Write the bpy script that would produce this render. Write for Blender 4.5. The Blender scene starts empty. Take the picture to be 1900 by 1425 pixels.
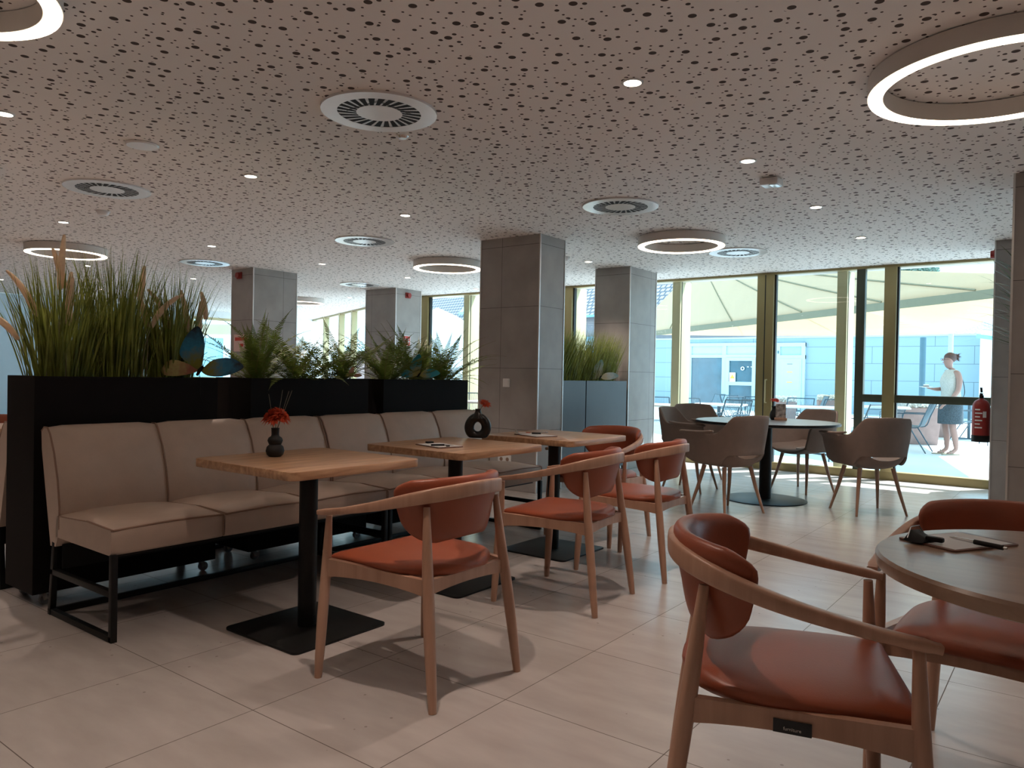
import bpy, bmesh, math, random
from mathutils import Vector, Matrix
from math import sin, cos, pi, radians, sqrt, atan2

S = bpy.context.scene
COL = S.collection
rnd = random.Random(7)

# ------------------------------------------------------------------ camera
F_PX = 1395.6
PITCH, ROLL, YAW = -0.0116876, 0.01875719, -0.64626422
CAM = Vector((2.77246, -0.88120, 1.13083))
f = Vector((sin(YAW)*cos(PITCH), cos(YAW)*cos(PITCH), sin(PITCH)))
r = Vector((cos(YAW), -sin(YAW), 0.0))
u = r.cross(f)
r2 = r*cos(ROLL) + u*sin(ROLL)
u2 = -r*sin(ROLL) + u*cos(ROLL)
cd = bpy.data.cameras.new('camera')
cd.sensor_width = 36.0
cd.lens = F_PX/1900*36.0
cd.clip_start = 0.05
cd.clip_end = 500
cam = bpy.data.objects.new('camera', cd)
COL.objects.link(cam)
M4 = Matrix(((r2.x, u2.x, -f.x, CAM.x), (r2.y, u2.y, -f.y, CAM.y), (r2.z, u2.z, -f.z, CAM.z), (0, 0, 0, 1)))
cam.matrix_world = M4
S.camera = cam

# ------------------------------------------------------------------ view, sky, sun
S.view_settings.view_transform = 'Standard'
S.view_settings.look = 'None'
S.view_settings.gamma = 1
S.view_settings.use_curve_mapping = False
S.view_settings.exposure = 0.16
try:
    S.cycles.max_bounces = 8
    S.cycles.diffuse_bounces = 4
    S.cycles.glossy_bounces = 4
    S.cycles.transmission_bounces = 4
    S.cycles.transparent_max_bounces = 12
    S.cycles.sample_clamp_indirect = 6.0
    S.cycles.caustics_reflective = True
    S.cycles.caustics_refractive = False
except Exception:
    pass
W = bpy.data.worlds.new('sky')
S.world = W
W.use_nodes = True
bg = W.node_tree.nodes['Background']
bg.inputs[0].default_value = (0.45, 0.79, 1.0, 1)
bg.inputs[1].default_value = 3.3

def sun_light():
    L = bpy.data.lights.new('sun', 'SUN')
    L.energy = 12.0
    L.color = (0.96, 0.98, 1.0)
    L.angle = radians(0.6)
    o = bpy.data.objects.new('sun', L)
    COL.objects.link(o)
    d = Vector((-0.42, -0.62, -1.12))       # light travels into the room and down
    o.rotation_euler = d.to_track_quat('-Z', 'Y').to_euler()
    o.location = (4, 20, 12)
sun_light()
WARM = (1.0, 0.79, 0.67)
RING_E, SPOT_W, DOWN_E = 5.5, 29.0, 14.0

# ------------------------------------------------------------------ materials
def nt(name):
    m = bpy.data.materials.new(name)
    m.use_nodes = True
    t = m.node_tree
    return m, t, t.nodes['Principled BSDF']

def N(t, typ, **kw):
    n = t.nodes.new(typ)
    for k, v in kw.items():
        setattr(n, k, v)
    return n

def lk(t, a, b):
    t.links.new(a, b)

def mat(name, col, rough=0.5, metal=0.0, spec=0.5, var=0.08, scale=8.0, bump=0.0, bscale=60.0, stretch=None, sheen=0.0, coat=0.0, trans=0.0):
    """plain procedural material: noise-varied base colour plus optional fine bump"""
    m, t, b = nt(name)
    tc = N(t, 'ShaderNodeTexCoord')
    src = tc.outputs['Object']
    if stretch:
        mp = N(t, 'ShaderNodeMapping')
        mp.inputs['Scale'].default_value = stretch
        lk(t, src, mp.inputs[0])
        src = mp.outputs[0]
    no = N(t, 'ShaderNodeTexNoise')
    no.inputs['Scale'].default_value = scale
    no.inputs['Detail'].default_value = 4
    lk(t, src, no.inputs['Vector'])
    rp = N(t, 'ShaderNodeValToRGB')
    rp.color_ramp.elements[0].position = 0.3
    rp.color_ramp.elements[1].position = 0.7
    rp.color_ramp.elements[0].color = tuple(max(0, c*(1-var)) for c in col[:3]) + (1,)
    rp.color_ramp.elements[1].color = tuple(min(1, c*(1+var)) for c in col[:3]) + (1,)
    lk(t, no.outputs['Fac'], rp.inputs[0])
    lk(t, rp.outputs[0], b.inputs['Base Color'])
    b.inputs['Roughness'].default_value = rough
    b.inputs['Metallic'].default_value = metal
    b.inputs['Specular IOR Level'].default_value = spec
    if coat:
        b.inputs['Coat Weight'].default_value = coat
        b.inputs['Coat Roughness'].default_value = 0.15
    if bump:
        n2 = N(t, 'ShaderNodeTexNoise')
        n2.inputs['Scale'].default_value = bscale
        n2.inputs['Detail'].default_value = 3
        lk(t, tc.outputs['Object'], n2.inputs['Vector'])
        bp = N(t, 'ShaderNodeBump')
        bp.inputs['Strength'].default_value = bump
        bp.inputs['Distance'].default_value = 0.002
        lk(t, n2.outputs['Fac'], bp.inputs['Height'])
        lk(t, bp.outputs[0], b.inputs['Normal'])
    if trans:
        tr = N(t, 'ShaderNodeBsdfTranslucent')
        lk(t, rp.outputs[0], tr.inputs[0])
        mx = N(t, 'ShaderNodeMixShader')
        mx.inputs[0].default_value = trans
        out = t.nodes['Material Output']
        lk(t, b.outputs[0], mx.inputs[1])
        lk(t, tr.outputs[0], mx.inputs[2])
        lk(t, mx.outputs[0], out.inputs[0])
    return m

def emis(name, col, strength):
    m, t, b = nt(name)
    b.inputs['Base Color'].default_value = (0.8, 0.8, 0.8, 1)
    b.inputs['Emission Color'].default_value = tuple(col) + (1,)
    b.inputs['Emission Strength'].default_value = strength
    return m

def mathn(t, op, a=None, b=None, c=None):
    n = N(t, 'ShaderNodeMath', operation=op)
    for i, v in enumerate((a, b, c)):
        if v is None:
            continue
        if isinstance(v, (int, float)):
            n.inputs[i].default_value = v
        else:
            lk(t, v, n.inputs[i])
    return n.outputs[0]

def gridline(t, coord, period, off, half):
    """1 on a joint line of the given period"""
    x = mathn(t, 'ADD', coord, -off + 1000*period)
    m = mathn(t, 'MODULO', x, period)
    d = mathn(t, 'MINIMUM', m, mathn(t, 'SUBTRACT', period, m))
    return mathn(t, 'LESS_THAN', d, half)

def mat_floor():
    m, t, b = nt('floor_tile')
    tc = N(t, 'ShaderNodeTexCoord')
    sp = N(t, 'ShaderNodeSeparateXYZ')
    lk(t, tc.outputs['Object'], sp.inputs[0])
    lx = gridline(t, sp.outputs[0], 0.6, 0.0, 0.0016)
    ly = gridline(t, sp.outputs[1], 0.6, 0.0, 0.0016)
    line = mathn(t, 'MAXIMUM', lx, ly)
    # tile id tint
    fx = mathn(t, 'FLOOR', mathn(t, 'DIVIDE', sp.outputs[0], 0.6))
    fy = mathn(t, 'FLOOR', mathn(t, 'DIVIDE', sp.outputs[1], 0.6))
    cb = N(t, 'ShaderNodeCombineXYZ')
    lk(t, fx, cb.inputs[0]); lk(t, fy, cb.inputs[1])
    wn = N(t, 'ShaderNodeTexWhiteNoise')
    lk(t, cb.outputs[0], wn.inputs['Vector'])
    no = N(t, 'ShaderNodeTexNoise')
    no.inputs['Scale'].default_value = 3.0
    no.inputs['Detail'].default_value = 6
    mp = N(t, 'ShaderNodeMapping')
    mp.inputs['Scale'].default_value = (1.0, 3.0, 1.0)
    lk(t, tc.outputs['Object'], mp.inputs[0])
    lk(t, mp.outputs[0], no.inputs['Vector'])
    v = mathn(t, 'ADD', mathn(t, 'MULTIPLY', no.outputs['Fac'], 0.75), mathn(t, 'MULTIPLY', wn.outputs['Value'], 0.12))
    rp = N(t, 'ShaderNodeValToRGB')
    rp.color_ramp.elements[0].position = 0.25
    rp.color_ramp.elements[1].position = 0.65
    rp.color_ramp.elements[0].color = (0.405, 0.365, 0.342, 1)
    rp.color_ramp.elements[1].color = (0.515, 0.475, 0.45, 1)
    lk(t, v, rp.inputs[0])
    # small pits and pale flecks
    vo = N(t, 'ShaderNodeTexVoronoi')
    vo.inputs['Scale'].default_value = 14
    lk(t, tc.outputs['Object'], vo.inputs['Vector'])
    n3 = N(t, 'ShaderNodeTexNoise')
    n3.inputs['Scale'].default_value = 2.2
    lk(t, tc.outputs['Object'], n3.inputs['Vector'])
    thr = mathn(t, 'MULTIPLY', mathn(t, 'GREATER_THAN', n3.outputs['Fac'], 0.52), 0.075)
    pit = mathn(t, 'LESS_THAN', vo.outputs['Distance'], thr)
    mx = N(t, 'ShaderNodeMix', data_type='RGBA')
    lk(t, mathn(t, 'MULTIPLY', pit, 0.5), mx.inputs['Factor'])
    lk(t, rp.outputs[0], mx.inputs[6])
    mx.inputs[7].default_value = (0.16, 0.13, 0.11, 1)
    m2 = N(t, 'ShaderNodeMix', data_type='RGBA')
    lk(t, line, m2.inputs['Factor'])
    lk(t, mx.outputs[2], m2.inputs[6])
    m2.inputs[7].default_value = (0.09, 0.07, 0.055, 1)
    lk(t, m2.outputs[2], b.inputs['Base Color'])
    lk(t, mathn(t, 'MAXIMUM', mathn(t, 'MULTIPLY', line, 0.8), 0.27), b.inputs['Roughness'])
    b.inputs['Specular IOR Level'].default_value = 0.6
    return m

def mat_ceiling():
    """plasterboard with scattered round perforations in three sizes"""
    m, t, b = nt('perforated_ceiling')
    tc = N(t, 'ShaderNodeTexCoord')
    vd = []
    def holes(scale, rad, off, rn=0.85):
        mp = N(t, 'ShaderNodeMapping')
        mp.inputs['Location'].default_value = off
        lk(t, tc.outputs['Object'], mp.inputs[0])
        v = N(t, 'ShaderNodeTexVoronoi', voronoi_dimensions='2D')
        v.inputs['Scale'].default_value = scale
        v.inputs['Randomness'].default_value = rn
        lk(t, mp.outputs[0], v.inputs['Vector'])
        vd.append(v.outputs['Distance'])
        return mathn(t, 'LESS_THAN', v.outputs['Distance'], rad*scale)
    a = holes(6.6, 0.0165, (0, 0, 0), 0.75)
    c = holes(9.0, 0.0095, (3.31, 1.7, 0), 0.8)
    d = holes(14.0, 0.0056, (7.77, 5.2, 0), 0.85)
    # holes never touch: smaller ones are left out where a bigger one is close
    c = mathn(t, 'MULTIPLY', c, mathn(t, 'GREATER_THAN', vd[0], 0.031*6.6))
    d = mathn(t, 'MULTIPLY', d, mathn(t, 'MULTIPLY', mathn(t, 'GREATER_THAN', vd[0], 0.027*6.6), mathn(t, 'GREATER_THAN', vd[1], 0.019*9.0)))
    h = mathn(t, 'MAXIMUM', a, mathn(t, 'MAXIMUM', c, d))
    mx = N(t, 'ShaderNodeMix', data_type='RGBA')
    lk(t, h, mx.inputs['Factor'])
    mx.inputs[6].default_value = (0.86, 0.82, 0.795, 1)
    mx.inputs[7].default_value = (0.085, 0.065, 0.058, 1)
    lk(t, mx.outputs[2], b.inputs['Base Color'])
    b.inputs['Roughness'].default_value = 0.85
    b.inputs['Specular IOR Level'].default_value = 0.15
    bp = N(t, 'ShaderNodeBump')
    bp.invert = True
    bp.inputs['Strength'].default_value = 0.3
    bp.inputs['Distance'].default_value = 0.004
    lk(t, h, bp.inputs['Height'])
    lk(t, bp.outputs[0], b.inputs['Normal'])
    return m

def mat_column(name, sx, sy):
    """grey stone tile cladding, horizontal joints every 0.6 m, vertical joints at sx / sy"""
    m, t, b = nt(name)
    tc = N(t, 'ShaderNodeTexCoord')
    sp = N(t, 'ShaderNodeSeparateXYZ')
    lk(t, tc.outputs['Object'], sp.inputs[0])
    lz = gridline(t, sp.outputs[2], 0.6, 0.0, 0.002)
    lx = mathn(t, 'LESS_THAN', mathn(t, 'ABSOLUTE', mathn(t, 'SUBTRACT', sp.outputs[0], sx)), 0.002)
    ly = mathn(t, 'LESS_THAN', mathn(t, 'ABSOLUTE', mathn(t, 'SUBTRACT', sp.outputs[1], sy)), 0.002)
    line = mathn(t, 'MAXIMUM', lz, mathn(t, 'MAXIMUM', lx, ly))
    no = N(t, 'ShaderNodeTexNoise')
    no.inputs['Scale'].default_value = 4.0
    no.inputs['Detail'].default_value = 8
    lk(t, tc.outputs['Object'], no.inputs['Vector'])
    rp = N(t, 'ShaderNodeValToRGB')
    rp.color_ramp.elements[0].position = 0.3
    rp.color_ramp.elements[1].position = 0.7
    rp.color_ramp.elements[0].color = (0.31, 0.29, 0.275, 1)
    rp.color_ramp.elements[1].color = (0.385, 0.362, 0.345, 1)
    lk(t, no.outputs['Fac'], rp.inputs[0])
    mx = N(t, 'ShaderNodeMix', data_type='RGBA')
    lk(t, line, mx.inputs['Factor'])
    lk(t, rp.outputs[0], mx.inputs[6])
    mx.inputs[7].default_value = (0.08, 0.07, 0.065, 1)
    lk(t, mx.outputs[2], b.inputs['Base Color'])
    b.inputs['Roughness'].default_value = 0.45
    return m

def mat_wood(name, c1, c2, rough=0.42, axis='Y', sc=1.0):
    m, t, b = nt(name)
    tc = N(t, 'ShaderNodeTexCoord')
    mp = N(t, 'ShaderNodeMapping')
    s = {'Y': (9, 0.7, 9), 'X': (0.7, 9, 9), 'Z': (9, 9, 0.7)}[axis]
    mp.inputs['Scale'].default_value = tuple(v*sc for v in s)
    lk(t, tc.outputs['Object'], mp.inputs[0])
    no = N(t, 'ShaderNodeTexNoise')
    no.inputs['Scale'].default_value = 2.2
    no.inputs['Detail'].default_value = 8
    no.inputs['Roughness'].default_value = 0.62
    no.inputs['Distortion'].default_value = 0.5
    lk(t, mp.outputs[0], no.inputs['Vector'])
    rp = N(t, 'ShaderNodeValToRGB')
    rp.color_ramp.elements[0].position = 0.32
    rp.color_ramp.elements[1].position = 0.68
    rp.color_ramp.elements[0].color = tuple(c1) + (1,)
    rp.color_ramp.elements[1].color = tuple(c2) + (1,)
    lk(t, no.outputs['Fac'], rp.inputs[0])
    lk(t, rp.outputs[0], b.inputs['Base Color'])
    b.inputs['Roughness'].default_value = rough
    bp = N(t, 'ShaderNodeBump')
    bp.inputs['Strength'].default_value = 0.08
    bp.inputs['Distance'].default_value = 0.001
    lk(t, no.outputs['Fac'], bp.inputs['Height'])
    lk(t, bp.outputs[0], b.inputs['Normal'])
    return m

def mat_glass(name='window_glass', tint=(0.95, 0.985, 0.985)):
    m, t, b = nt(name)
    t.nodes.remove(b)
    tr = N(t, 'ShaderNodeBsdfTransparent')
    tr.inputs[0].default_value = tuple(tint) + (1,)
    gl = N(t, 'ShaderNodeBsdfGlossy')
    gl.inputs['Roughness'].default_value = 0.0
    fr = N(t, 'ShaderNodeFresnel')
    fr.inputs[0].default_value = 1.5
    geo = N(t, 'ShaderNodeNewGeometry')
    # same reflectance seen from either side of the thin pane
    k = mathn(t, 'MULTIPLY', fr.outputs[0], mathn(t, 'SUBTRACT', 1.0, geo.outputs['Backfacing']))
    mx = N(t, 'ShaderNodeMixShader')
    lk(t, k, mx.inputs[0])
    lk(t, tr.outputs[0], mx.inputs[1])
    lk(t, gl.outputs[0], mx.inputs[2])
    lk(t, mx.outputs[0], t.nodes['Material Output'].inputs[0])
    return m

def mat_blocks(name, c, bw=1.9, bh=0.42):
    """large rendered / stone panels with thin dark joints, wall in the XZ plane"""
    m, t, b = nt(name)
    tc = N(t, 'ShaderNodeTexCoord')
    sp = N(t, 'ShaderNodeSeparateXYZ')
    lk(t, tc.outputs['Object'], sp.inputs[0])
    cb = N(t, 'ShaderNodeCombineXYZ')
    lk(t, sp.outputs[0], cb.inputs[0]); lk(t, sp.outputs[2], cb.inputs[1])
    br = N(t, 'ShaderNodeTexBrick')
    br.inputs['Scale'].default_value = 1.0
    br.inputs['Brick Width'].default_value = bw
    br.inputs['Row Height'].default_value = bh
    br.inputs['Mortar Size'].default_value = 0.008
    br.inputs['Mortar Smooth'].default_value = 0.0
    br.offset = 0.37
    br.inputs['Color1'].default_value = tuple(c) + (1,)
    br.inputs['Color2'].default_value = tuple(v*0.97 for v in c) + (1,)
    br.inputs['Mortar'].default_value = tuple(v*0.45 for v in c) + (1,)
    lk(t, cb.outputs[0], br.inputs['Vector'])
    lk(t, br.outputs[0], b.inputs['Base Color'])
    b.inputs['Roughness'].default_value = 0.8
    return m

def mat_rooftile(name, c1, c2):
    m, t, b = nt(name)
    tc = N(t, 'ShaderNodeTexCoord')
    br = N(t, 'ShaderNodeTexBrick')
    br.inputs['Scale'].default_value = 1.0
    br.inputs['Brick Width'].default_value = 0.36
    br.inputs['Row Height'].default_value = 0.34
    br.inputs['Mortar Size'].default_value = 0.07
    br.inputs['Mortar Smooth'].default_value = 0.4
    br.inputs['Color1'].default_value = tuple(c1) + (1,)
    br.inputs['Color2'].default_value = tuple(v*0.92 for v in c1) + (1,)
    br.inputs['Mortar'].default_value = tuple(c2) + (1,)
    lk(t, tc.outputs['UV'], br.inputs['Vector'])
    lk(t, br.outputs[0], b.inputs['Base Color'])
    b.inputs['Roughness'].default_value = 0.6
    bp = N(t, 'ShaderNodeBump')
    bp.inputs['Strength'].default_value = 0.6
    bp.inputs['Distance'].default_value = 0.05
    lk(t, br.outputs['Fac'], bp.inputs['Height'])
    lk(t, bp.outputs[0], b.inputs['Normal'])
    return m

MT = {}
MT['floor'] = mat_floor()
MT['ceil'] = mat_ceiling()
MT['ceil_edge'] = mat('white_plaster', (0.72, 0.70, 0.67), 0.8, var=0.03)
MT['wall'] = mat('painted_wall', (0.80, 0.85, 0.87), 0.8, var=0.03, bump=0.1)
MT['wall_dark'] = mat('dark_unseen_walls', (0.10, 0.065, 0.045), 0.6, var=0.15, stretch=(1, 1, 0.1))  # unseen walls darkened to cut the light bounced from behind
MT['trim'] = mat('aluminium_edge_trim', (0.72, 0.70, 0.68), 0.35, metal=0.6, var=0.03)
MT['gold'] = mat('gold_anodised_aluminium', (0.33, 0.26, 0.12), 0.42, metal=0.5, var=0.06, scale=3)
MT['gold_pale'] = mat('champagne_gold_fin', (0.52, 0.46, 0.27), 0.55, metal=0.1, var=0.04, scale=3)
MT['dark_olive'] = mat('dark_olive_frame', (0.055, 0.062, 0.04), 0.45, metal=0.2, var=0.1)
MT['gasket'] = mat('black_gasket', (0.012, 0.014, 0.016), 0.5)
MT['glass'] = mat_glass()
MT['vinyl'] = mat('beige_leather', (0.53, 0.41, 0.335), 0.42, spec=0.5, var=0.04, scale=14, bump=0.25, bscale=220)
MT['piping'] = mat('brown_piping', (0.28, 0.17, 0.12), 0.5, var=0.05)
MT['black'] = mat('black_powder_coat', (0.006, 0.006, 0.006), 0.45, spec=0.3, var=0.2, scale=30, bump=0.08, bscale=400)
MT['planter'] = mat('black_planter_metal', (0.009, 0.0068, 0.0065), 0.7, spec=0.12, var=0.1, scale=5, bump=0.05, bscale=300)
MT['planter_grey'] = mat('slate_grey_planter', (0.055, 0.07, 0.09), 0.42, var=0.06, scale=4)
MT['soil'] = mat('dark_soil', (0.02, 0.016, 0.012), 0.95, var=0.5, scale=60)
MT['oak'] = mat_wood('oak_tabletop', (0.30, 0.155, 0.08), (0.58, 0.36, 0.21), 0.32, 'Y', 1.8)
MT['oak_edge'] = mat_wood('walnut_tabletop', (0.30, 0.19, 0.13), (0.40, 0.27, 0.19), 0.28, 'X')
MT['beech'] = mat_wood('beech_wood', (0.40, 0.225, 0.15), (0.53, 0.32, 0.225), 0.36, 'Z', 0.8)
MT['orange'] = mat('orange_leather', (0.30, 0.070, 0.030), 0.40, spec=0.5, var=0.05, scale=10, bump=0.15, bscale=260)
MT['shell'] = mat('taupe_felt', (0.235, 0.175, 0.145), 0.75, spec=0.3, var=0.04, scale=20, bump=0.15, bscale=300)
MT['shell_leg'] = mat_wood('ash_leg_wood', (0.36, 0.20, 0.13), (0.48, 0.28, 0.18), 0.4, 'Z')
MT['lampshell'] = mat('white_lamp_metal', (0.66, 0.62, 0.58), 0.5, var=0.02)
MT['ring_light'] = emis('ring_diffuser', (1.0, 0.80, 0.62), RING_E)
MT['down_light'] = emis('downlight_lens', (1.0, 0.84, 0.66), DOWN_E)
MT['white'] = mat('white_plastic', (0.80, 0.79, 0.78), 0.25, var=0.02)
MT['slot'] = mat('dark_duct', (0.006, 0.006, 0.006), 0.9)
MT['red'] = mat('red_plastic', (0.30, 0.02, 0.015), 0.4, var=0.05)
MT['sign_red'] = mat('sign_red', (0.62, 0.05, 0.03), 0.5, var=0.02)
MT['paper'] = mat('white_paper', (0.80, 0.79, 0.78), 0.7, var=0.02)
MT['chrome'] = mat('brushed_steel', (0.6, 0.6, 0.6), 0.25, metal=0.9, var=0.04)
MT['wheel'] = mat('clear_grey_caster_wheel', (0.20, 0.20, 0.21), 0.3, var=0.1)
MT['vase'] = mat('black_ceramic', (0.010, 0.009, 0.009), 0.28, var=0.2)
MT['vase_matt'] = mat('matt_black_ceramic', (0.009, 0.009, 0.009), 0.6, var=0.2)
MT['petal'] = mat('orange_petal', (0.62, 0.09, 0.035), 0.6, var=0.2, scale=40, trans=0.2)
MT['petal_red'] = mat('red_petal', (0.50, 0.035, 0.02), 0.6, var=0.15, scale=40, trans=0.2)
MT['stem'] = mat('dry_green_stem', (0.10, 0.11, 0.04), 0.6)
MT['twig'] = mat('pale_grass_stem', (0.35, 0.30, 0.22), 0.6)
MT['grass'] = mat('grass_green', (0.17, 0.20, 0.035), 0.55, var=0.45, scale=9, trans=0.3)
MT['grass2'] = mat('pale_grass_green', (0.30, 0.34, 0.08), 0.55, var=0.4, scale=9, trans=0.35)
MT['fern'] = mat('fern_green', (0.17, 0.24, 0.045), 0.45, var=0.4, scale=9, trans=0.3)
MT['fern_stem'] = mat('fern_stem', (0.20, 0.16, 0.05), 0.6)
MT['plume'] = mat('feather_plume', (0.98, 0.78, 0.60), 0.9, var=0.08, scale=50, trans=0.45)
MT['dracaena'] = mat('dark_strappy_leaf', (0.06, 0.10, 0.03), 0.45, var=0.3, scale=6, trans=0.15)
MT['walnut'] = mat_wood('clipboard_wood', (0.12, 0.05, 0.035), (0.20, 0.09, 0.06), 0.4, 'Y', 2)
MT['ink'] = mat('dark_ink', (0.03, 0.03, 0.035), 0.6)
# outside
MT['pave'] = mat('pale_paving', (0.55, 0.60, 0.62), 0.85, var=0.05, scale=1.2)
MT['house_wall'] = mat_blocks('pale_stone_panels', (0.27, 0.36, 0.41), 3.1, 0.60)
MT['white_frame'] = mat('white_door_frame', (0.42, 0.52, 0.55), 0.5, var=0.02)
MT['dark_pane'] = mat('dark_reflective_pane', (0.03, 0.10, 0.14), 0.12, spec=0.8, var=0.2, scale=2)
MT['canvas'] = mat('cream_canvas', (0.70, 0.58, 0.42), 0.85, var=0.02, scale=2, trans=0.5)
MT['valance'] = mat('taupe_canvas_band', (0.27, 0.25, 0.17), 0.85, var=0.03, trans=0.25)
MT['seam'] = mat('canvas_seam', (0.20, 0.17, 0.10), 0.85)
MT['post'] = mat('slate_blue_post', (0.06, 0.13, 0.17), 0.5, var=0.05)
MT['wire'] = mat('slate_wire', (0.05, 0.09, 0.12), 0.45, var=0.1)
MT['mesh_seat'] = mat('perforated_seat_sheet', (0.16, 0.24, 0.29), 0.5, var=0.15, scale=40)
MT['roof'] = mat_rooftile('slate_blue_roof_tiles', (0.34, 0.30, 0.32), (0.07, 0.08, 0.10))
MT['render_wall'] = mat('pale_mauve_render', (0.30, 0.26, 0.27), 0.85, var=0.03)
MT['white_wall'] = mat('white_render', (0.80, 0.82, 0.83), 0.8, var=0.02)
MT['gutter'] = mat('light_blue_gutter', (0.22, 0.42, 0.50), 0.5)
MT['brick'] = mat('terracotta_planter', (0.34, 0.23, 0.21), 0.8, var=0.08)
MT['flower_w'] = mat('white_blossom', (0.85, 0.86, 0.82), 0.8, var=0.1, scale=30)
MT['tree'] = mat('hazy_tree_leaf', (0.10, 0.18, 0.14), 0.8, var=0.4, scale=3, trans=0.2)
MT['skin'] = mat('skin', (0.33, 0.19, 0.155), 0.5, var=0.04)
MT['hair'] = mat('brown_hair', (0.085, 0.045, 0.04), 0.6, var=0.2, scale=40)
MT['top'] = mat('white_lace_top', (0.46, 0.46, 0.43), 0.8, var=0.15, scale=70)
MT['skirt'] = mat('grey_blue_skirt', (0.05, 0.07, 0.085), 0.8, var=0.4, scale=60)
MT['yellow'] = mat('warning_yellow', (0.80, 0.50, 0.05), 0.5, var=0.02)

# ------------------------------------------------------------------ mesh builder
class MB:
    def __init__(s):
        s.v = []; s.f = []; s.uv = None
    def add(s, vs, fs):
        o = len(s.v)
        s.v += [tuple(p) for p in vs]
        s.f += [tuple(i + o for i in q) for q in fs]
        return s
    def box(s, x0, y0, z0, x1, y1, z1):
        vs = [(x, y, z) for z in (z0, z1) for y in (y0, y1) for x in (x0, x1)]
        return s.add(vs, [(0, 2, 3, 1), (4, 5, 7, 6), (0, 1, 5, 4), (2, 6, 7, 3), (0, 4, 6, 2), (1, 3, 7, 5)])
    def obox(s, c, ax, ay, az):
        """oriented box: centre and three half-axis vectors"""
        c = Vector(c); ax = Vector(ax); ay = Vector(ay); az = Vector(az)
        vs = [c + ax*i + ay*j + az*k for k in (-1, 1) for j in (-1, 1) for i in (-1, 1)]
        return s.add(vs, [(0, 2, 3, 1), (4, 5, 7, 6), (0, 1, 5, 4), (2, 6, 7, 3), (0, 4, 6, 2), (1, 3, 7, 5)])
    def bar(s, a, b, w, h, up=(0, 0, 1)):
        """rectangular bar from a to b, width w, height h"""
        a = Vector(a); b = Vector(b); d = (b - a); L = d.length; d.normalize()
        up = Vector(up)
        if abs(d.dot(up)) > 0.98:
            up = Vector((1, 0, 0))
        x = d.cross(up).normalized(); z = x.cross(d).normalized()
        return s.obox((a + b)/2, x*(w/2), d*(L/2), z*(h/2))
    def tube(s, pts, rad, n=8, cap=True, sec=None, up=(0, 0, 1)):
        """swept tube. rad: number / list / list of (rx, rz)"""
        P = [Vector(p) for p in pts]
        k = len(P)
        if not isinstance(rad, (list, tuple)):
            rad = [rad]*k
        vs = []
        prev = None
        for i in range(k):
            d = (P[min(i+1, k-1)] - P[max(i-1, 0)])
            if d.length < 1e-9:
                d = Vector((0, 0, 1))
            d.normalize()
            upv = Vector(up)
            x = d.cross(upv)
            if x.length < 0.05:
                x = prev if prev is not None else d.cross(Vector((1, 0, 0)))
            x = (x - d*x.dot(d)).normalized()
            if prev is not None and x.dot(prev) < 0:
                x = -x
            prev = x
            z = x.cross(d).normalized()
            rr = rad[i]
            rx, rz = rr if isinstance(rr, (list, tuple)) else (rr, rr)
            for j in range(n):
                a = 2*pi*j/n
                ca, sa = cos(a), sin(a)
                if sec:      # superellipse section
                    e = 2.0/sec
                    ca = math.copysign(abs(ca)**e, ca); sa = math.copysign(abs(sa)**e, sa)
                vs.append(P[i] + x*(rx*ca) + z*(rz*sa))
        fs = []
        for i in range(k-1):
            for j in range(n):
                a = i*n + j; b = i*n + (j+1) % n
                fs.append((a, b, b+n, a+n))
        if cap:
            fs.append(tuple(range(n))[::-1])
            fs.append(tuple((k-1)*n + j for j in range(n)))
        return s.add(vs, fs)
    def lathe(s, prof, c=(0, 0, 0), n=24, cap=True):
        """prof: (radius, z) bottom to top about a vertical axis"""
        vs = []
        for r_, z in prof:
            for j in range(n):
                a = 2*pi*j/n
                vs.append((c[0] + r_*cos(a), c[1] + r_*sin(a), c[2] + z))
        fs = []
        for i in range(len(prof)-1):
            for j in range(n):
                a = i*n + j; b = i*n + (j+1) % n
                fs.append((a, b, b+n, a+n))
        if cap:
            if prof[0][0] > 1e-4: fs.append(tuple(range(n))[::-1])
            if prof[-1][0] > 1e-4: fs.append(tuple((len(prof)-1)*n + j for j in range(n)))
        return s.add(vs, fs)
    def prism(s, poly, z0, z1):
        n = len(poly)
        vs = [(x, y, z0) for x, y in poly] + [(x, y, z1) for x, y in poly]
        fs = [tuple(range(n))[::-1], tuple(range(n, 2*n))]
        fs += [(i, (i+1) % n, (i+1) % n + n, i+n) for i in range(n)]
        return s.add(vs, fs)
    def ring(s, c, ri, ro, z0, z1, n=64):
        prof = [(ri, z0), (ro, z0), (ro, z1), (ri, z1), (ri, z0)]
        return s.lathe(prof, c, n, cap=False)
    def quad(s, a, b, c, d):
        return s.add([a, b, c, d], [(0, 1, 2, 3)])
    def ball(s, c, rx, ry, rz, n=12, m=8):
        vs = []
        for i in range(m+1):
            ph = pi*i/m
            for j in range(n):
                a = 2*pi*j/n
                vs.append((c[0] + rx*sin(ph)*cos(a), c[1] + ry*sin(ph)*sin(a), c[2] - rz*cos(ph)))
        fs = []
        for i in range(m):
            for j in range(n):
                a = i*n + j; b = i*n + (j+1) % n
                fs.append((a, b, b+n, a+n))
        return s.add(vs, fs)
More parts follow.
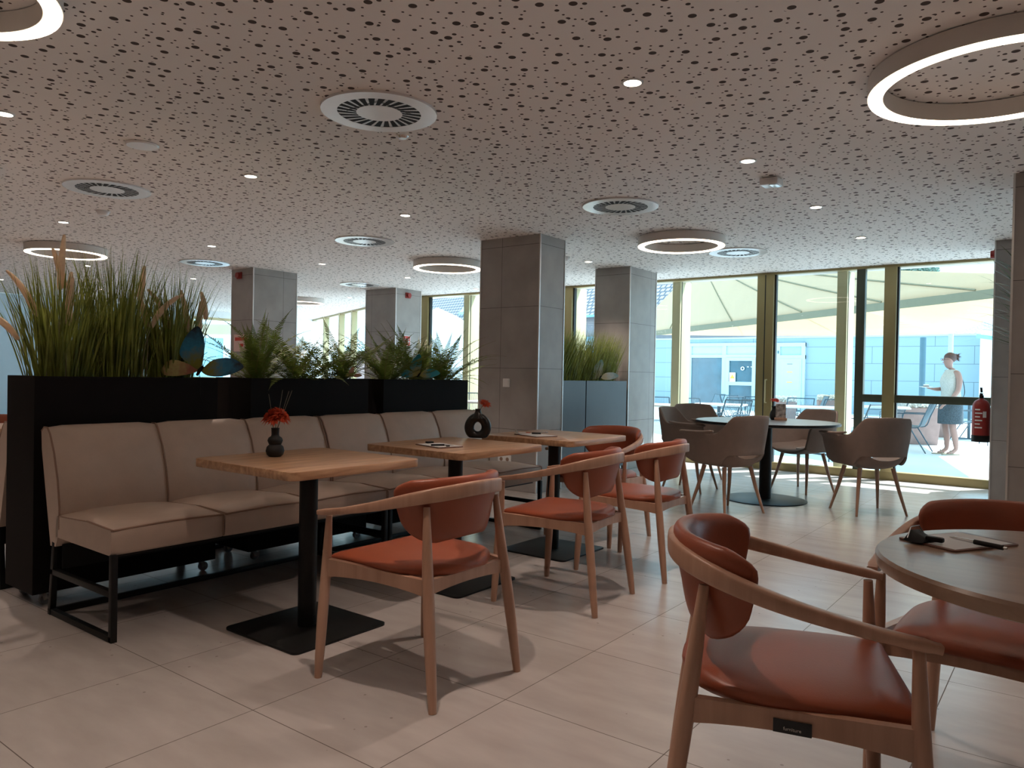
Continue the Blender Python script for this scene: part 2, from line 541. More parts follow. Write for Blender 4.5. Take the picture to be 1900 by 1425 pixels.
    def build(s, name, m, parent=None, smooth=35, bev=0.0, seg=2, loc=None, rotz=0.0, sub=0, weld=True):
        me = bpy.data.meshes.new(name)
        me.from_pydata(s.v, [], s.f)
        if s.uv:
            ul = me.uv_layers.new(name='uv')
            for lp in me.loops:
                ul.data[lp.index].uv = s.uv[lp.vertex_index]
        bm = bmesh.new(); bm.from_mesh(me)
        if weld:
            bmesh.ops.remove_doubles(bm, verts=bm.verts, dist=1e-5)
        if weld and not s.uv:
            bmesh.ops.recalc_face_normals(bm, faces=bm.faces)
        if bev > 0:
            es = [e for e in bm.edges if len(e.link_faces) == 2 and e.calc_face_angle(0) > radians(40)]
            bmesh.ops.bevel(bm, geom=es, offset=bev, segments=seg, profile=0.5, affect='EDGES', clamp_overlap=True)
        bm.to_mesh(me); bm.free()
        if smooth:
            me.polygons.foreach_set('use_smooth', [True]*len(me.polygons))
            me.set_sharp_from_angle(angle=radians(smooth))
        me.materials.append(m)
        o = bpy.data.objects.new(name, me)
        COL.objects.link(o)
        if parent: o.parent = parent
        if loc: o.location = loc
        if rotz: o.rotation_euler.z = rotz
        if sub:
            md = o.modifiers.new('sub', 'SUBSURF'); md.levels = sub; md.render_levels = sub
        return o

def tag(o, label=None, cat=None, group=None, kind=None):
    if label: o['label'] = label
    if cat: o['category'] = cat
    if group: o['group'] = group
    if kind: o['kind'] = kind
    return o

def thing(name, loc=(0, 0, 0), rotz=0.0, label=None, cat=None, group=None):
    o = bpy.data.objects.new(name, None)
    o.empty_display_size = 0.1
    COL.objects.link(o)
    o.location = loc
    o.rotation_euler.z = rotz
    return tag(o, label, cat, group)

def struct(o):
    o['kind'] = 'structure'
    return o

def copy_tree(o, parent=None):
    c = o.copy()
    COL.objects.link(c)
    if parent: c.parent = parent
    for ch in list(o.children):
        copy_tree(ch, c)
    return c

def place(src, first, loc, rotz, label, cat=None, group=None):
    """first use moves the prototype itself, later uses are copies"""
    o = src if first else copy_tree(src)
    o.location = loc; o.rotation_euler.z = rotz
    o['label'] = label
    if cat: o['category'] = cat
    if group: o['group'] = group
    return o

def crv(pts, n=6):
    """Catmull-Rom through points (any dimension)"""
    P = [tuple(p) for p in pts]
    P = [P[0]] + P + [P[-1]]
    out = []
    for i in range(1, len(P)-2):
        for k in range(n):
            t = k/n
            q = []
            for a, b, c, d in zip(P[i-1], P[i], P[i+1], P[i+2]):
                q.append(0.5*((2*b) + (-a + c)*t + (2*a - 5*b + 4*c - d)*t*t + (-a + 3*b - 3*c + d)*t**3))
            out.append(tuple(q))
    out.append(P[-2])
    return out

def cushion(center, normal, thick, na=18, nb=12, power=0.5, edge=1.0):
    """closed pad: center(a,b) and normal(a,b) for a,b in [-1,1]; a,b already mapped onto the outline"""
    mb = MB()
    rows = []
    for side in (1, -1):
        g = []
        for j in range(nb+1):
            b = -cos(pi*j/nb)
            for i in range(na+1):
                a = -cos(pi*i/na)
                rr = max(abs(a), abs(b))
                k = (max(0.0, 1 - rr**4))**power
                c = Vector(center(a, b)); nn = Vector(normal(a, b))
                t = thick(a, b, side) if callable(thick) else thick
                g.append(c + nn*(side*t*k*0.5))
        rows.append(g)
    w = na+1
    for side, g in enumerate(rows):
        fs = []
        for j in range(nb):
            for i in range(na):
                q = (j*w+i, j*w+i+1, (j+1)*w+i+1, (j+1)*w+i)
                fs.append(q if side == 0 else q[::-1])
        mb.add(g, fs)
    return mb

def sq2disc(a, b):
    """square -> rounded square, softens the corners of an outline"""
    return a*sqrt(max(0, 1 - 0.5*b*b*0.7)), b*sqrt(max(0, 1 - 0.5*a*a*0.7))

def rrect(w, d, rad, n=5, cx=0.0, cy=0.0):
    out = []
    for sx, sy, a0 in ((1, 1, 0), (-1, 1, 90), (-1, -1, 180), (1, -1, 270)):
        for k in range(n+1):
            a = radians(a0 + 90*k/n)
            out.append((cx + sx*(w/2-rad) + rad*cos(a), cy + sy*(d/2-rad) + rad*sin(a)))
    return out

def text_mesh(name, body, size, m, parent, loc, rot, label=None):
    cu = bpy.data.curves.new(name, 'FONT')
    cu.body = body; cu.size = size; cu.extrude = 0.0004
    cu.align_x = 'CENTER'; cu.align_y = 'CENTER'
    tmp = bpy.data.objects.new(name + '_tmp', cu)
    COL.objects.link(tmp)
    dg = bpy.context.evaluated_depsgraph_get()
    me = bpy.data.meshes.new_from_object(tmp.evaluated_get(dg))
    bpy.data.objects.remove(tmp)
    me.materials.clear(); me.materials.append(m)
    o = bpy.data.objects.new(name, me)
    COL.objects.link(o)
    o.parent = parent
    o.location = loc; o.rotation_euler = rot
    return o

# ================================================================== SETTING
H = 2.49
YW = 8.73
LX = -13.3
XR = 6.5
YB = -5.0
ANG0 = (-6.72, 8.73); ANG1 = (-13.3, 11.75)
room = [(LX, YB), (XR, YB), (XR, YW), ANG0, ANG1]
roomo = [(LX-0.2, YB-0.2), (XR+0.2, YB-0.2), (XR+0.2, YW+0.12), (-6.70, YW+0.12), (LX-0.2, ANG1[1]+0.13)]
slab = [(LX-0.4, YB-0.3), (XR+0.3, YB-0.3), (XR+0.3, YW+0.45), (-6.62, YW+0.45), (LX-0.4, ANG1[1]+0.5)]
struct(MB().prism(roomo, -0.12, 0.0).build('floor', MT['floor'], smooth=0))
c_ = MB()
n = len(room)
c_.add([(x, y, H) for x, y in room], [tuple(range(n))[::-1]])
struct(c_.build('ceiling', MT['ceil'], smooth=0, weld=False))
struct(MB().prism(slab, H+0.004, H+0.42).build('trim_1', MT['ceil_edge'], smooth=0))
struct(MB().box(LX-0.15, YB-0.15, 0, LX, 2.5, H).box(LX-0.15, 8.2, 0, LX, 8.35, H).box(LX-0.15, 9.75, 0, LX, ANG1[1]+0.1, H).box(LX-0.15, 8.35, 0, LX, 9.75, 0.9).box(LX-0.15, 8.35, 2.34, LX, 9.75, H).build('wall_left', MT['wall'], smooth=0))
struct(MB().box(LX, YB-0.15, 0, XR, YB, H).build('wall_back', MT['wall_dark'], smooth=0))
struct(MB().box(XR, YB-0.15, 0, XR+0.15, YW+0.1, H).build('wall_right', MT['wall_dark'], smooth=0))
# window in the far left wall
fr_ = MB()
for yy in (2.5, 4.4, 6.3, 8.14):
    fr_.box(LX-0.1, yy, 0, LX-0.02, yy+0.06, H)
w = struct(fr_.box(LX-0.1, 2.5, 0, LX-0.02, 8.2, 0.08).build('window_7', MT['gold_pale'], smooth=0))
MB().box(LX-0.07, 2.56, 0.08, LX-0.06, 8.14, H).build('frosted_pane', mat('frosted_glass', (0.55, 0.60, 0.62), 0.6, var=0.01, trans=0.35), parent=w, smooth=0)
w = struct(MB().box(LX-0.10, 8.35, 0.9, LX-0.02, 8.41, 2.34).box(LX-0.10, 9.69, 0.9, LX-0.02, 9.75, 2.34).box(LX-0.10, 8.41, 0.9, LX-0.02, 9.69, 0.96).box(LX-0.10, 8.41, 2.28, LX-0.02, 9.69, 2.34).build('window_5', MT['gold_pale'], smooth=0))
MB().quad((LX-0.06, 8.41, 0.96), (LX-0.06, 9.69, 0.96), (LX-0.06, 9.69, 2.28), (LX-0.06, 8.41, 2.28)).build('pane', MT['glass'], parent=w, smooth=0)

def column(name, x0, y0, x1, y1, sx, sy):
    o = struct(MB().box(x0, y0, 0, x1, y1, H).build(name, mat_column('tile_' + name, sx, sy), smooth=0))
    e = MB()
    for x in (x0, x1):
        for y in (y0, y1):
            e.box(x-0.006, y-0.006, 0, x+0.006, y+0.006, H)
    e.build('edge_trim', MT['trim'], parent=o, smooth=0)
    return o
column('wall_column_1', -2.10, 5.02, -1.37, 5.45, -1.83, 9)
column('wall_column_2', -2.13, 7.33, -1.64, 8.04, -9, 7.89)
column('wall_column_3', -6.44, 4.98, -5.95, 5.67, -9, 5.45)
column('wall_column_4', -6.65, 7.57, -5.95, 8.14, -6.51, 9)
column('wall_column_5', 2.11, 7.55, 2.85, 8.25, 2.7, 9)
column('wall_column_6', 2.41, 4.93, 3.15, 5.45, 3.0, 9)

# glazed front: frames and panes
GOLDF = MT['gold']
def post(mb, x0, x1, y0, y1, z0=0.0, z1=H):
    mb.box(x0, y0, z0, x1, y1, z1)
w1 = MB(); g1 = MB()
# sill and head along the whole front
w1.box(-6.7, YW-0.06, 0.0, XR, YW+0.06, 0.095)
w1.box(-6.7, YW-0.05, H-0.03, XR, YW+0.05, H)
struct(w1.build('window_1', GOLDF, smooth=0))
def mullion(idx, x0, x1, split=None, y0=YW-0.07, y1=YW+0.03):
    mb = MB().box(x0, y0, 0.095, x1, y1, H-0.03)
    o = struct(mb.build('trim_%d' % idx, GOLDF, smooth=30, bev=0.004))
    g = MB().box(x1, YW-0.03, 0.095, x1+0.02, YW+0.03, H-0.03)
    if split is not None:
        g.box(split-0.006, y0-0.0015, 0.1, split+0.006, y0+0.01, H-0.03)
    g.build('gasket', MT['gasket'], parent=o, smooth=0)
    return o
mullion(2, -6.60, -6.29, -6.45)
mullion(3, -3.53, -3.33)
dm = mullion(4, -0.535, -0.325, -0.43)
mullion(5, 0.945, 1.075)
mullion(6, 4.2, 4.4, 4.3)
# door handle on the meeting stile
hd = MB().tube([(-0.39, YW-0.075, 1.135), (-0.39, YW-0.13, 1.135), (-0.39, YW-0.13, 0.845), (-0.39, YW-0.075, 0.845)], 0.009, 8)
hd.build('door_handle', MT['gold_pale'], parent=dm)
# dark-framed side light with transom
dk = MB().box(0.64, YW-0.045, 0.095, 0.735, YW+0.05, H-0.03)
dk.box(0.735, YW-0.045, 0.895, 4.2, YW+0.05, 0.985).box(4.12, YW-0.045, 0.095, 4.2, YW+0.05, H-0.03)
struct(dk.build('window_2', MT['dark_olive'], smooth=30, bev=0.004))
# panes
def pane(idx, x0, x1, z0=0.095, z1=H-0.03):
    o = struct(MB().quad((x0, YW, z0), (x1, YW, z0), (x1, YW, z1), (x0, YW, z1)).build('window_glass_%d' % idx, MT['glass'], smooth=0, weld=False))
for i, (a, b) in enumerate(((-6.29, -3.53), (-3.33, -0.535), (-0.325, 0.64), (4.4, XR))):
    pane(i+1, a, b)
pane(5, 0.735, 0.945, 0.985); pane(6, 1.075, 4.12, 0.985)
pane(7, 0.735, 0.945, 0.095, 0.895); pane(8, 1.075, 4.12, 0.095, 0.895)
# fins standing outside the glass
for i, x in enumerate((-5.76, -3.62, -1.86, 0.345, 2.5, 4.7)):
    wd = 0.12
    fo = struct(MB().box(x, 9.0, 0.0, x+wd, 9.36, H+0.02).build('trim_%d' % (7+i), MT['gold_pale'], smooth=30, bev=0.004))
    MB().box(x+wd, 9.045, 0.0, x+wd+0.006, 9.055, H+0.02).build('groove', MT['gasket'], parent=fo, smooth=0)
# angled glazing to the left
ax, ay = ANG0; bx, by = ANG1
dl = Vector((bx-ax, by-ay, 0)); LL = dl.length; dl.normalize(); nrm = Vector((dl.y, -dl.x, 0))
def ang(s): return Vector((ax, ay, 0)) + dl*s
am = MB()
am.bar(ang(0) + Vector((0, 0, 0.05)), ang(LL) + Vector((0, 0, 0.05)), 0.1, 0.1)
am.bar(ang(0) + Vector((0, 0, H-0.02)), ang(LL) + Vector((0, 0, H-0.02)), 0.1, 0.04)
struct(am.build('window_3', MT['gold'], smooth=0))
ids = 20
for s_, wd, mm in ((0.15, 0.2, 'gold'), (1.15, 0.16, 'gold_pale'), (2.35, 0.10, 'dark_olive'), (2.5, 0.1, 'gold_pale'), (3.6, 0.10, 'gold_pale'), (4.6, 0.12, 'gold_pale'), (6.0, 0.14, 'gold_pale')):
    a_ = ang(s_)
    struct(MB().obox(a_ + Vector((0, 0, H/2)), dl*(wd/2), nrm*0.06, (0, 0, H/2)).build('trim_%d' % ids, MT[mm], smooth=0)); ids += 1
struct(MB().quad(ang(0.1) + Vector((0, 0, 0.1)), ang(LL) + Vector((0, 0, 0.1)), ang(LL) + Vector((0, 0, H-0.04)), ang(0.1) + Vector((0, 0, H-0.04))).build('window_4', MT['glass'], smooth=0, weld=False))


# ================================================================== CEILING FITTINGS
def make_ring(rad, bodyh=0.085):
    t = thing('ring_lamp')
    w_ = 0.065
    b = MB().ring((0, 0, 0), rad-w_, rad, 0.006, bodyh, 96)
    b.build('lamp_body', MT['lampshell'], t, smooth=30)
    MB().ring((0, 0, 0), rad-w_+0.004, rad-0.004, 0.0, 0.006, 96).build('light_diffuser', MT['ring_light'], t, smooth=30)
    return t
ring_s = make_ring(0.412)
ring_b = make_ring(0.515)
RINGS = [
    (ring_b, (2.478, 2.92), 'large glowing ring lamp at the right edge of the ceiling, biggest and brightest ring', True),
    (ring_s, (-0.33, 5.90), 'glowing ring lamp on the ceiling right of the near tiled pillar', True),
    (ring_s, (-3.37, 5.92), 'glowing ring lamp partly hidden behind the left side of the near tiled pillar', False),
    (ring_s, (-6.42, 2.88), 'glowing ring lamp just above the plumes of the tall grass planter', False),
    (ring_s, (-0.37, -0.06), 'glowing ring lamp cut off by the top left corner of the photo', False),
    (ring_b, (-3.42, 0.66), 'glowing ring lamp cut off at the left edge, under the corner ring lamp', False),
    (ring_s, (-8.9, 8.0), 'faint glowing ring lamp far back, right of the pillar with the pink notice', False),
]
for src, (x, y), lab, first in RINGS:
    place(src, first, (x, y, H-0.09), 0, lab, 'ceiling lamp', 'ring lamps under the perforated ceiling')
# unseen rings outside the view, added to fill the room with light
for x, y in ((5.3, 2.92), (2.6, -3.0), (-6.4, -0.6)):
    place(ring_s, False, (x, y, H-0.09), 0, 'glowing ring lamp outside the view, unseen and added for fill light', 'ceiling lamp', 'unseen ring lamps added for fill light')

def make_downlight():
    t = thing('downlight')
    MB().ring((0, 0, 0), 0.040, 0.050, 0.0, 0.007, 32).build('trim_ring', MT['white'], t)
    MB().lathe([(0.0, 0.003), (0.040, 0.003), (0.040, 0.007), (0.0, 0.007)], n=24, cap=False).build('lens', MT['down_light'], t, smooth=0)
    return t
dl0 = make_downlight()
DX, DY, X0, Y0 = 2.98275, 1.50927, 1.10076, 0.703
lens_names = {
 (0, 1): 'small recessed downlight nearest the big ring lamp, brightest and largest spot',
 (0, 2): 'small recessed downlight just above the white emergency light box',
 (0, 3): 'small recessed downlight between the emergency light box and the window front',
 (0, 4): 'small recessed downlight closest to the glass front on the right',
 (1, 0): 'small recessed downlight cut by the left edge of the photo, between two ring lamps',
 (1, 1): 'small recessed downlight left of centre, right of the flat round speaker',
 (1, 2): 'small recessed downlight left of the near tiled pillar, above the third bench seat',
 (1, 4): 'small recessed downlight between the near pillar and the pillar with the grey planters',
 (2, 1): 'small recessed downlight above the plume ring lamp at the left',
 (2, 2): 'small recessed downlight above the wide air vent left of the far pillar',
 (2, 3): 'small recessed downlight above the gap between the two far pillars',
 (2, 4): 'small recessed downlight left of the ring lamp beside the near pillar, above the red alarm',
 (3, 1): 'small recessed downlight at the far left behind the grass tips',
 (3, 2): 'small recessed downlight behind the tall grass, under the plume ring lamp',
 (3, 3): 'small recessed downlight seen through the right end of the tall grass',
 (3, 4): 'small recessed downlight right beside the far pillar with the red alarm',
 (2, 5): 'small recessed downlight far back above the angled glazing',
 (3, 5): 'small recessed downlight far back, below the faint ring lamp',
 (4, 3): 'tiny recessed downlight at the far left end of the ceiling',
}
first = True
def spot(x, y, w=1.0):
    L = bpy.data.lights.get('downlight_beam')
    if L is None:
        L = bpy.data.lights.new('downlight_beam', 'SPOT')
        L.energy = SPOT_W
        L.color = WARM
        L.spot_size = radians(92)
        L.spot_blend = 0.85
        L.shadow_soft_size = 0.014
    o = bpy.data.objects.new('downlight_beam', L)
    COL.objects.link(o)
    return o
for k in range(-1, 5):  # grid runs on out of view; those unseen downlights are added as fill
    for j in range(-2, 6):
        x = X0 - DX*k; y = Y0 + DY*j
        if (k, j) in ((1, 3), (0, 5), (1, 5), (-1, 3), (-1, 5)): continue
        if k == 4 and j < 1: continue
        if k == 4 and j == 5: continue
        lab = lens_names.get((k, j), 'small recessed downlight out of view, added to the ceiling grid for fill light')
        d = place(dl0, first, (x, y, H-0.007), 0, lab, 'downlight',
                  'recessed downlights in the ceiling' if (k, j) in lens_names else 'unseen recessed downlights added for fill light')
        first = False
        s_ = spot(x, y)
        s_.parent = d
        s_.location = (0, 0, -0.012)

def make_vent():
    t = thing('ceiling_vent')
    MB().ring((0, 0, 0), 0.215, 0.298, 0.0, 0.012, 64).build('outer_plate', MT['white'], t, smooth=30)
    MB().lathe([(0.0, 0.0), (0.118, 0.0), (0.118, 0.010), (0.0, 0.010)], n=40, cap=False).build('centre_plate', MT['white'], t, smooth=30)
    v = MB()
    nn = 26
    for i in range(nn):
        a = 2*pi*i/nn
        a2 = a + 0.16
        p = Vector((0.112*cos(a), 0.112*sin(a), 0.004)); q = Vector((0.220*cos(a2), 0.220*sin(a2), 0.004))
        d = (q-p).normalized(); x = Vector((-d.y, d.x, 0))
        w0, w1 = 0.0042, 0.0085
        v.add([p-x*w0+Vector((0, 0, -0.003)), p+x*w0+Vector((0, 0, -0.003)), q+x*w1+Vector((0, 0, -0.003)), q-x*w1+Vector((0, 0, -0.003)),
               p-x*w0+Vector((0, 0, -0.002)), p+x*w0+Vector((0, 0, -0.002)), q+x*w1+Vector((0, 0, -0.002)), q-x*w1+Vector((0, 0, -0.002))],
              [(0, 3, 2, 1), (4, 5, 6, 7), (0, 1, 5, 4), (1, 2, 6, 5), (2, 3, 7, 6), (3, 0, 4, 7)])
    v.build('vane_ring', MT['white'], t, smooth=0)
    MB().lathe([(0.0, 0.001), (0.225, 0.001), (0.225, 0.006), (0.0, 0.006)], n=40, cap=False).build('duct_back', MT['slot'], t, smooth=0)
    return t
vent0 = make_vent()
VENTS = [((-0.164, 1.823), 'big round slotted air vent at the upper centre, nearest and largest vent'),
         ((-3.147, 1.823), 'round slotted air vent at the upper left, right of the cut off ring lamp'),
         ((-0.164, 4.395), 'round slotted air vent above and left of the ring lamp by the near pillar'),
         ((-3.147, 4.395), 'round slotted air vent directly left of the near tiled pillar'),
         ((-6.13, 4.395), 'round slotted air vent left of the far pillar, beside the plume ring lamp'),
         ((-0.164, 6.967), 'round slotted air vent touching the right end of the ring lamp near the glass front'),
         ((-6.13, 6.967), 'small looking round air vent above the far pillar with the fire hose sign'),
         ((-9.1, 1.823), 'round air vent at the left, hidden behind the grass plumes')]
for i, ((x, y), lab) in enumerate(VENTS):
    place(vent0, i == 0, (x, y, H-0.012), 0, lab, 'air vent', 'round air vents in the ceiling')

t = tag(MB().lathe([(0.0, -0.012), (0.088, -0.012), (0.094, -0.004), (0.094, 0.0), (0.0, 0.0)], n=40, cap=False).build('ceiling_speaker', MT['white'], loc=(-1.80, 1.41, H-0.002)),
        'flat white round speaker disc on the ceiling left of centre', 'speaker')
t = thing('sprinkler_head', (-0.36, 2.184, H), 0, 'tiny glassy sprinkler head just below the largest air vent', 'sprinkler')
MB().lathe([(0.0, -0.014), (0.022, -0.014), (0.034, -0.004), (0.036, 0.0)], n=24).build('cover_plate', MT['chrome'], t)
def detector(loc, lab, r_=0.05, cat='smoke detector'):
    t = thing('smoke_detector', loc, 0, lab, cat)
    MB().lathe([(0.0, -0.042), (r_*0.55, -0.042), (r_*0.8, -0.034), (r_, -0.018), (r_, 0.0)], n=28).build('housing', MT['white'], t)
    MB().lathe([(r_*1.0, -0.012), (r_*1.12, -0.012), (r_*1.12, 0.0)], n=28, cap=False).build('base', MT['white'], t)
    return t
detector((-4.026, 2.19, H), 'white smoke detector above the tall grass, below the left air vent')
detector((-1.93, 6.33, H), 'white motion sensor dome at the right edge of the near tiled pillar', 0.042)
detector((-9.2, 3.9, H), 'small white smoke detector far back left of the pillar with the pink notice')
t = thing('emergency_light', (1.085, 4.215, H), radians(0), 'white square emergency light box hanging from the ceiling at the right', 'emergency light')
MB().box(-0.06, -0.06, -0.05, 0.06, 0.06, -0.006).build('housing', MT['white'], t, bev=0.004)
MB().box(0.0, -0.05, -0.054, 0.05, 0.05, -0.05).build('lens', MT['chrome'], t, bev=0.001)
MB().box(-0.045, -0.045, -0.006, 0.045, 0.045, 0.0).build('base', MT['gasket'], t)

# wall-mounted bits
def alarm(loc, rz, lab):
    t = thing('fire_alarm', loc, rz, lab, 'fire alarm')
    MB().box(-0.055, -0.02, -0.045, 0.055, 0.0, 0.045).build('back_box', MT['red'], t, bev=0.006)
    MB().tube([(0, -0.02, 0), (0, -0.05, 0)], [0.042, 0.038], 20).build('sounder', MT['red'], t)
    return t
alarm((-6.26, 4.98, 2.40), 0, 'round red fire alarm on the dark side of the left far pillar')
alarm((-5.95, 7.83, 2.39), radians(90), 'red fire alarm on the light side of the pillar above the fire hose sign')
alarm((2.11, 7.70, 2.38), radians(-90), 'red fire alarm on the right dark pillar beside the glass front')
t = thing('light_switch', (-1.745, 5.02, 1.055), 0, 'white light switch on the brown side of the near pillar', 'switch')
MB().box(-0.042, -0.010, -0.042, 0.042, 0.0, 0.042).build('plate', MT['white'], t, bev=0.004)
MB().box(-0.028, -0.014, -0.028, 0.028, -0.008, 0.028).build('rocker', MT['white'], t, bev=0.002)
t = thing('wall_socket', (-1.75, 5.02, 0.30), 0, 'cream double socket low on the near pillar behind the bench', 'socket')
MB().box(-0.082, -0.010, -0.042, 0.082, 0.0, 0.042).build('plate', MT['white'], t, bev=0.004)
for x in (-0.038, 0.038):
    MB().tube([(x, -0.0105, 0.0), (x, -0.0125, 0.0)], 0.019, 20).build('outlet', MT['piping'], t)
t = thing('wall_socket', (-1.64, 7.72, 0.31), radians(90), 'small white socket low on the pale side of the middle pillar', 'socket')
MB().box(-0.042, -0.010, -0.042, 0.042, 0.0, 0.042).build('plate', MT['white'], t, bev=0.004)
t = thing('wall_panel', (2.56, 4.93, 1.35), 0, 'white wall panel at the right edge on the nearest right pillar', 'wall panel')
MB().box(-0.05, -0.012, -0.07, 0.07, 0.0, 0.07).build('plate', MT['white'], t, bev=0.003)
# hose sign
t = thing('fire_hose_sign', (-5.945, 7.815, 1.655), radians(90), 'red and white fire hose sign on the far pillar above the ferns', 'sign')
MB().box(-0.085, -0.004, -0.085, 0.085, 0.0, 0.085).build('plate', MT['paper'], t)
MB().box(-0.075, -0.006, -0.075, 0.075, -0.003, 0.075).build('field', MT['sign_red'], t)
g = MB().tube([(-0.03 + 0.03*cos(a), -0.0075, -0.005 + 0.03*sin(a)) for a in [2*pi*i/16 for i in range(17)]], 0.007, 6, cap=False)
g.tube([(-0.03, -0.0075, 0.025), (-0.03, -0.0075, 0.055)], 0.006, 6).tube([(-0.03, -0.0075, -0.035), (-0.03, -0.0075, -0.06)], 0.006, 6)
g.tube([(0.035, -0.0075, -0.05), (0.035, -0.0075, 0.01)], 0.010, 6).tube([(0.02, -0.0075, 0.03), (0.05, -0.0075, 0.03)], 0.008, 6).tube([(0.015, -0.0075, -0.01), (0.06, -0.0075, -0.01)], 0.006, 6)
g.build('pictogram', MT['paper'], t)
t = thing('notice_sheet', (-6.20, 4.975, 1.495), 0, 'pale pink notice with red heading on the left far pillar, behind the ferns', 'sign')
MB().box(-0.17, -0.002, -0.115, 0.17, 0.0, 0.115).build('sheet', mat('pink_paper', (0.75, 0.55, 0.52), 0.7, var=0.03), t)
MB().box(-0.14, -0.004, 0.03, 0.13, -0.002, 0.075).build('heading', MT['sign_red'], t)
MB().box(-0.02, -0.004, -0.05, 0.05, -0.002, -0.01).build('mark', MT['sign_red'], t)

# extinguisher on the right pillar
t = thing('fire_extinguisher', (2.01, 7.76, 0.565), radians(-90), 'red fire extinguisher hung on the dark pillar beside the glass front', 'extinguisher')
MB().lathe([(0.0, 0.0), (0.076, 0.0), (0.079, 0.006), (0.079, 0.065)], n=32).build('foot_ring', MT['black'], t)
MB().lathe([(0.077, 0.065), (0.077, 0.33), (0.072, 0.37), (0.055, 0.40), (0.03, 0.415), (0.02, 0.425)], n=32).build('cylinder', MT['red'], t)
MB().lathe([(0.02, 0.42), (0.02, 0.455)], n=16).box(-0.02, -0.012, 0.45, 0.045, 0.012, 0.475).bar((0.0, 0, 0.485), (0.05, 0, 0.53), 0.02, 0.008).bar((0.01, 0, 0.46), (0.075, 0, 0.47), 0.016, 0.008).build('valve', MT['black'], t, bev=0.002)
MB().tube(crv([(-0.015, 0, 0.46), (-0.05, -0.01, 0.47), (-0.088, -0.02, 0.42), (-0.088, -0.02, 0.30), (-0.086, -0.02, 0.20)], 5), 0.009, 8).build('hose', MT['black'], t)
lb = MB()
for i in range(6):
    z = 0.31 - i*0.035
    a0 = -0.62
    lb.add([(0.0782*cos(a0+k*0.12), 0.0782*sin(a0+k*0.12), z+dz) for k in range(8 if i % 2 else 6) for dz in (0, 0.013)],
           [(2*k, 2*k+2, 2*k+3, 2*k+1) for k in range((8 if i % 2 else 6)-1)])
lb.build('label_lines', MT['paper'], t, smooth=0, weld=False)
MB().add([(0.0784*cos(0.28+k*0.1), 0.0784*sin(0.28+k*0.1), z) for k in range(5) for z in (0.24, 0.30)], [(2*k, 2*k+2, 2*k+3, 2*k+1) for k in range(4)]).build('label_box', MT['paper'], t, smooth=0, weld=False)

